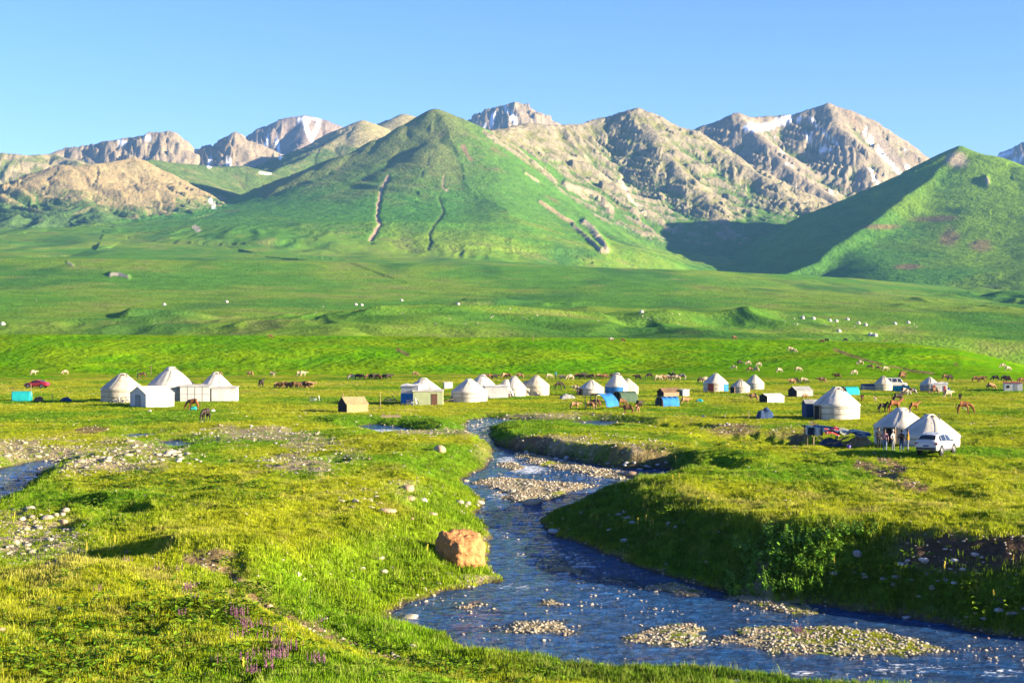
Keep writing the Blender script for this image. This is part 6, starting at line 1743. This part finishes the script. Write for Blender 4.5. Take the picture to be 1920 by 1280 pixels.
for grp, where, L in HERD:
    for px, py, c_ in L:
        animal('cow', px + R_.uniform(-1, 1), py, c_, R_.choice(['stand', 'graze', 'graze']), R_.choice([0, PI]) + R_.uniform(-.5, .5), CN[c_] + ' ' + where, grp, R_.uniform(.85, 1.0))
for px, py, c_ in [(1387,683,'dark'),(1403,684,'cream'),(1423,687,'cream'),(1376,693,'cream'),(1406,697,'tan'),(1418,697,'cream'),(1461,699,'cream'),(1497,697,'cream'),(1602,703,'cream'),(1632,692,'tan'),(1647,694,'tan'),(1541,643,'brown'),(1146,639,'pied'),(1168,641,'brown'),(1377,636,'brown'),(507,634,'brown'),(1660,695,'cream'),(1613,684,'cream'),(1693,705,'brown'),(1880,690,'cream'),(1890,695,'cream'),(1482,658,'cream'),(1488,661,'cream'),(1585,640,'dark'),(1614,639,'dark'),(1660,640,'brown'),(1550,641,'dark')]:
    animal('cow', px, py, c_, 'graze', R_.choice([0, PI]) + R_.uniform(-.5, .5), CN[c_] + ' grazing up on the slope of the green terrace', 'cattle on the terrace slope', R_.uniform(.85, 1.0))
# sheep
V_ = [(-.35, 0, .55, .24, .24), (0, 0, .56, .27, .27), (.32, 0, .56, .22, .23), (.5, 0, .66, .10, .10), (.66, 0, .60, .08, .08), (.78, 0, .52, .05, .05)]; E_ = [(0, 1), (1, 2), (2, 3), (3, 4), (4, 5)]
for x_, b_ in ((.3, 2), (-.35, 0)):
    for s in (-1, 1):
        V_.append((x_, s * .12, .25, .05)); E_.append((b_, len(V_) - 1)); V_.append((x_, s * .12, .02, .04)); E_.append((len(V_) - 2, len(V_) - 1))
SHEEP = skin_mesh('sheep_body', V_, E_, 1, 1, 1.3)
for _ in range(45):
    cx_, cy_, rx_, ry_ = R_.choice([(680,585,160,14),(1050,592,120,14),(400,580,100,20),(1480,605,80,12),(1700,612,90,10),(180,560,80,12),(900,600,120,16),(1590,610,60,8),(250,500,150,30),(750,510,160,40),(1250,600,120,18)])
    p, s_ = site(R_.gauss(cx_, rx_ * .5), min(R_.gauss(cy_, ry_ * .5), 620))
    o = bpy.data.objects.new('sheep', SHEEP); COL.objects.link(o); obj_mat(o, COATS['wool'])
    o.location = p; o.rotation_euler.z = R_.uniform(0, 6.28); k_ = R_.uniform(.85, 1.1); o.scale = (k_, k_, k_)
    tag(o, 'white sheep dotted on the far foothills', 'sheep', 'sheep on the foothills')

# people
def person_mesh(arm_l, arm_r, lean=0.0, stride=.06, fem=False):
    """arms: list of (x, y, z) elbow, wrist relative to the standing figure facing +x; one continuous figure"""
    sh = .185 if fem else .205
    V_ = [(0, 0, .98, .125, .155), (.01, 0, 1.14, .105, .135), (.0 + lean, 0, 1.34, .115, .165), (lean, 0, 1.47, .065, .075), (lean + .01, 0, 1.54, .058, .058), (lean + .025, 0, 1.62, .088, .075), (lean + .02, 0, 1.72, .082, .074)]
    E_ = [(0, 1), (1, 2), (2, 3), (3, 4), (4, 5), (5, 6)]
    V_.append((lean + .125, 0, 1.63, .016)); E_.append((5, 7))   # nose
    for s in (-1, 1):
        V_.append((lean + .01, s * .095, 1.63, .018)); E_.append((5, len(V_) - 1))   # ears
    for s, A in ((1, arm_l), (-1, arm_r)):
        b = 2
        V_.append((lean, s * sh, 1.40, .066)); E_.append((b, len(V_) - 1)); b = len(V_) - 1
        (ex, ey, ez), (wx_, wy_, wz_) = A
        V_.append((ex + lean, s * ey, ez, .048)); E_.append((b, len(V_) - 1)); b = len(V_) - 1
        V_.append((wx_ + lean, s * wy_, wz_, .034)); E_.append((b, len(V_) - 1)); b = len(V_) - 1
        w = Vector((wx_ + lean, s * wy_, wz_)); dr = (w - Vector((ex + lean, s * ey, ez))).normalized()
        pl = w + dr * .07; V_.append((pl.x, pl.y, pl.z, .036, .022)); E_.append((b, len(V_) - 1)); b = len(V_) - 1
        sd = dr.cross(Vector((0, s, 0))); sd = sd.normalized() if sd.length > .1 else Vector((1, 0, 0))
        for k, (o_, ln) in enumerate(((-.03, .065), (-.01, .08), (.01, .075), (.03, .06))):
            q = pl + sd * o_ + dr * .045; e_ = q + dr * ln * .6 + Vector((0, -s * .012, 0))
            V_.append((q.x, q.y, q.z, .010)); E_.append((b, len(V_) - 1)); V_.append((e_.x, e_.y, e_.z, .008)); E_.append((len(V_) - 2, len(V_) - 1))
        th = w + dr * .04 + sd * -.055 + Vector((0, -s * .01, 0)); V_.append((th.x, th.y, th.z, .010)); E_.append((b - 0, len(V_) - 1))
    for s in (-1, 1):
        b = 0
        for q in ((.0, .095, .86, .10), (.02 + stride * s * .5, .10, .50, .066), (-.01 + stride * s, .10, .10, .045), (.0 + stride * s, .10, .04, .045), (.14 + stride * s, .11, .025, .035)):
            V_.append((q[0], s * q[1], q[2], q[3])); E_.append((b, len(V_) - 1)); b = len(V_) - 1
    return skin_mesh('person_body', V_, E_, 0, 1, 1.12)
M_SKIN = simple_mat('skin', (.30, .17, .11), .6, .06, 8)
M_HAIR = simple_mat('black_hair', (.012, .010, .009), .6, .2, 12)
def fabric(nm, c_): return simple_mat(nm, c_, .9, .12, 9, spec=.1)
def person(px, base, rz, label, top, legs, shoes, arms, hpx=None, lean=0, fem=False, hat=None, long_top=.92, sleeve=True, stripe=None, ridez=0, name='person', loc=None):
    p, s_ = site(px, base)
    me = person_mesh(arms[0], arms[1], lean, .05, fem)
    for m in (M_SKIN, top, legs, shoes): me.materials.append(m)
    co = np.empty(len(me.vertices) * 3, np.float32); me.vertices.foreach_get('co', co); co = co.reshape(-1, 3)
    mi = []
    wr = [Vector((a[1][0] + lean, s * a[1][1], a[1][2])) for s, a in ((1, arms[0]), (-1, arms[1]))]
    for po in me.polygons:
        c_ = Vector(co[list(po.vertices)].mean(0))
        hand = min((c_ - w).length for w in wr) < .10 or (min((c_ - w).length for w in wr) < .24 and abs(c_.y) > .2 and (not sleeve or c_.z < .86))
        if c_.z > 1.50: k = 0
        elif hand: k = 0
        elif c_.z > long_top or abs(c_.y) > .21: k = 1
        elif c_.z > .09: k = 2
        else: k = 3
        mi.append(k)
    me.polygons.foreach_set('material_index', np.array(mi, np.int32))
    t = thing(name, loc or (p.x, p.y + .1, ground_z(p.x, p.y) + ridez), rz, label, 'person')
    add_obj('body', me, None, t)
    hm = MB().lathe([(.0, .135), (.05, .128), (.085, .095), (.098, .045), (.098, .0), (.088, -.05 if not fem else -.14)], 16, None, -PI * .99 + 1.0 if not hat else 0, PI * 1.0 - 1.0 + 6.283 - PI if False else 6.2832).build('hair' if not hat else 'cap', hat or M_HAIR, t, True)
    hm.location = (lean + .005, 0, 1.675); hm.scale = (1.0, .9, 1.0); hm.rotation_euler.y = -.32
    for s in (-1, 1):
        MB().lathe([(0, -.011), (.011, 0), (0, .011)], 6).build('eye', M_DARK, t).location = (lean + .103, s * .032, 1.655)
    MB().box((lean + .105, 0, 1.575), (.012, .045, .010)).build('mouth', M_RED, t)
    if stripe: MB().lathe([(.178, 1.24), (.186, 1.28), (.180, 1.32)], 18).build('jacket_stripe', stripe, t, True).scale = (.86, 1.06, 1)
    return t
DOWN = ((.0, .25, 1.14), (.03, .26, .90)); FWD = ((.04, .25, 1.14), (.24, .20, 1.06)); HIP = ((-.08, .34, 1.16), (.05, .22, 1.0)); CROSS = ((.05, .26, 1.15), (.22, .06, 1.14))
f_dark = fabric('black_clothes', (.02, .02, .025)); f_pink = fabric('pink_blouse', (.30, .16, .17)); f_blue = fabric('blue_jeans', (.04, .07, .16)); f_lb = fabric('light_blue_skirt', (.14, .18, .26)); f_pale = fabric('pale_shirt', (.36, .34, .30)); f_grey = fabric('grey_trousers', (.15, .16, .18)); f_yel = fabric('yellow_jacket', (.42, .21, .02)); f_or = fabric('orange_band', (.40, .12, .02)); f_teal = fabric('teal_shirt', (.03, .16, .17))
person(1648, 841, -1.2, 'person in black clothes standing in the dark yurt doorway', f_dark, f_dark, f_dark, (DOWN, FWD))
person(1660, 845, -1.9, 'person in a pink top and light blue skirt outside the shaded yurt', f_pink, f_lb, f_dark, (DOWN, CROSS), fem=True)
person(1675, 846, -.6, 'person in a pale shirt and grey trousers standing by the doorway', f_pale, f_grey, f_dark, (DOWN, HIP), hat=f_pale)
person(1691, 846, 1.9, 'person in a dark jacket with an orange band and blue jeans', f_dark, f_blue, f_dark, (HIP, DOWN), stripe=f_or)
person(1703, 845, PI, 'person in a yellow jacket standing behind the white car', f_yel, f_grey, f_dark, (FWD, DOWN), fem=True)
person(1083, 742, -.8, 'person in dark clothes standing by the dark yurt doorway near the grey bundle', f_dark, f_dark, f_dark, (DOWN, DOWN))
person(258, 711, .4, 'person in dark clothes standing at the head of the brown horse', f_dark, f_dark, f_dark, (DOWN, FWD))
person(1042, 710, -1.4, 'person in a teal top standing among the cattle', f_teal, f_dark, f_dark, (DOWN, DOWN))
hr = animal('horse', 1262, 713, 'dark', 'stand', 2.6, 'dark horse carrying a rider among the cattle')
person(1262, 713, 2.6, 'rider in dark clothes on the dark horse', f_dark, f_dark, f_dark, (FWD, FWD), loc=(hr.location.x, hr.location.y, hr.location.z + .45))
# small litter on the meadow
for px, py, w, h, m_, lab in [(399,771,8,4,M_WHITE,'white sack lying near the black horse'), (280,771,7,3,M_WHITE,'white scrap lying in front of the gabled tent'), (362,768,14,6,M_TEAL,'pale teal sheet lying behind the chestnut horse'), (1319,782,8,4,M_NAVY,'dark scrap on the meadow grass')]:
    heap(px, py, w, h, lab, m_, 'sack', 'sack', 12)
# ------------------------------------------------------------------ the air
bm = bmesh.new(); bmesh.ops.create_cube(bm, size=1.0)
me = bpy.data.meshes.new('haze'); bm.to_mesh(me); bm.free()
hz = add_obj('haze', me)
hz.scale = (9000, 8700, 1160); hz.location = (0, 4150, 550)
m = bpy.data.materials.new('thin_air'); m.use_nodes = True
nt = m.node_tree
for n_ in list(nt.nodes): nt.nodes.remove(n_)
pv = nt.nodes.new('ShaderNodeVolumePrincipled'); out = nt.nodes.new('ShaderNodeOutputMaterial')
pv.inputs['Color'].default_value = (.22, .52, 1.0, 1)
pv.inputs['Density'].default_value = 3.0e-5
nt.links.new(pv.outputs[0], out.inputs['Volume'])
me.materials.append(m)
tag(hz, 'thin blue air between the meadow and the mountains', 'haze', kind='stuff')
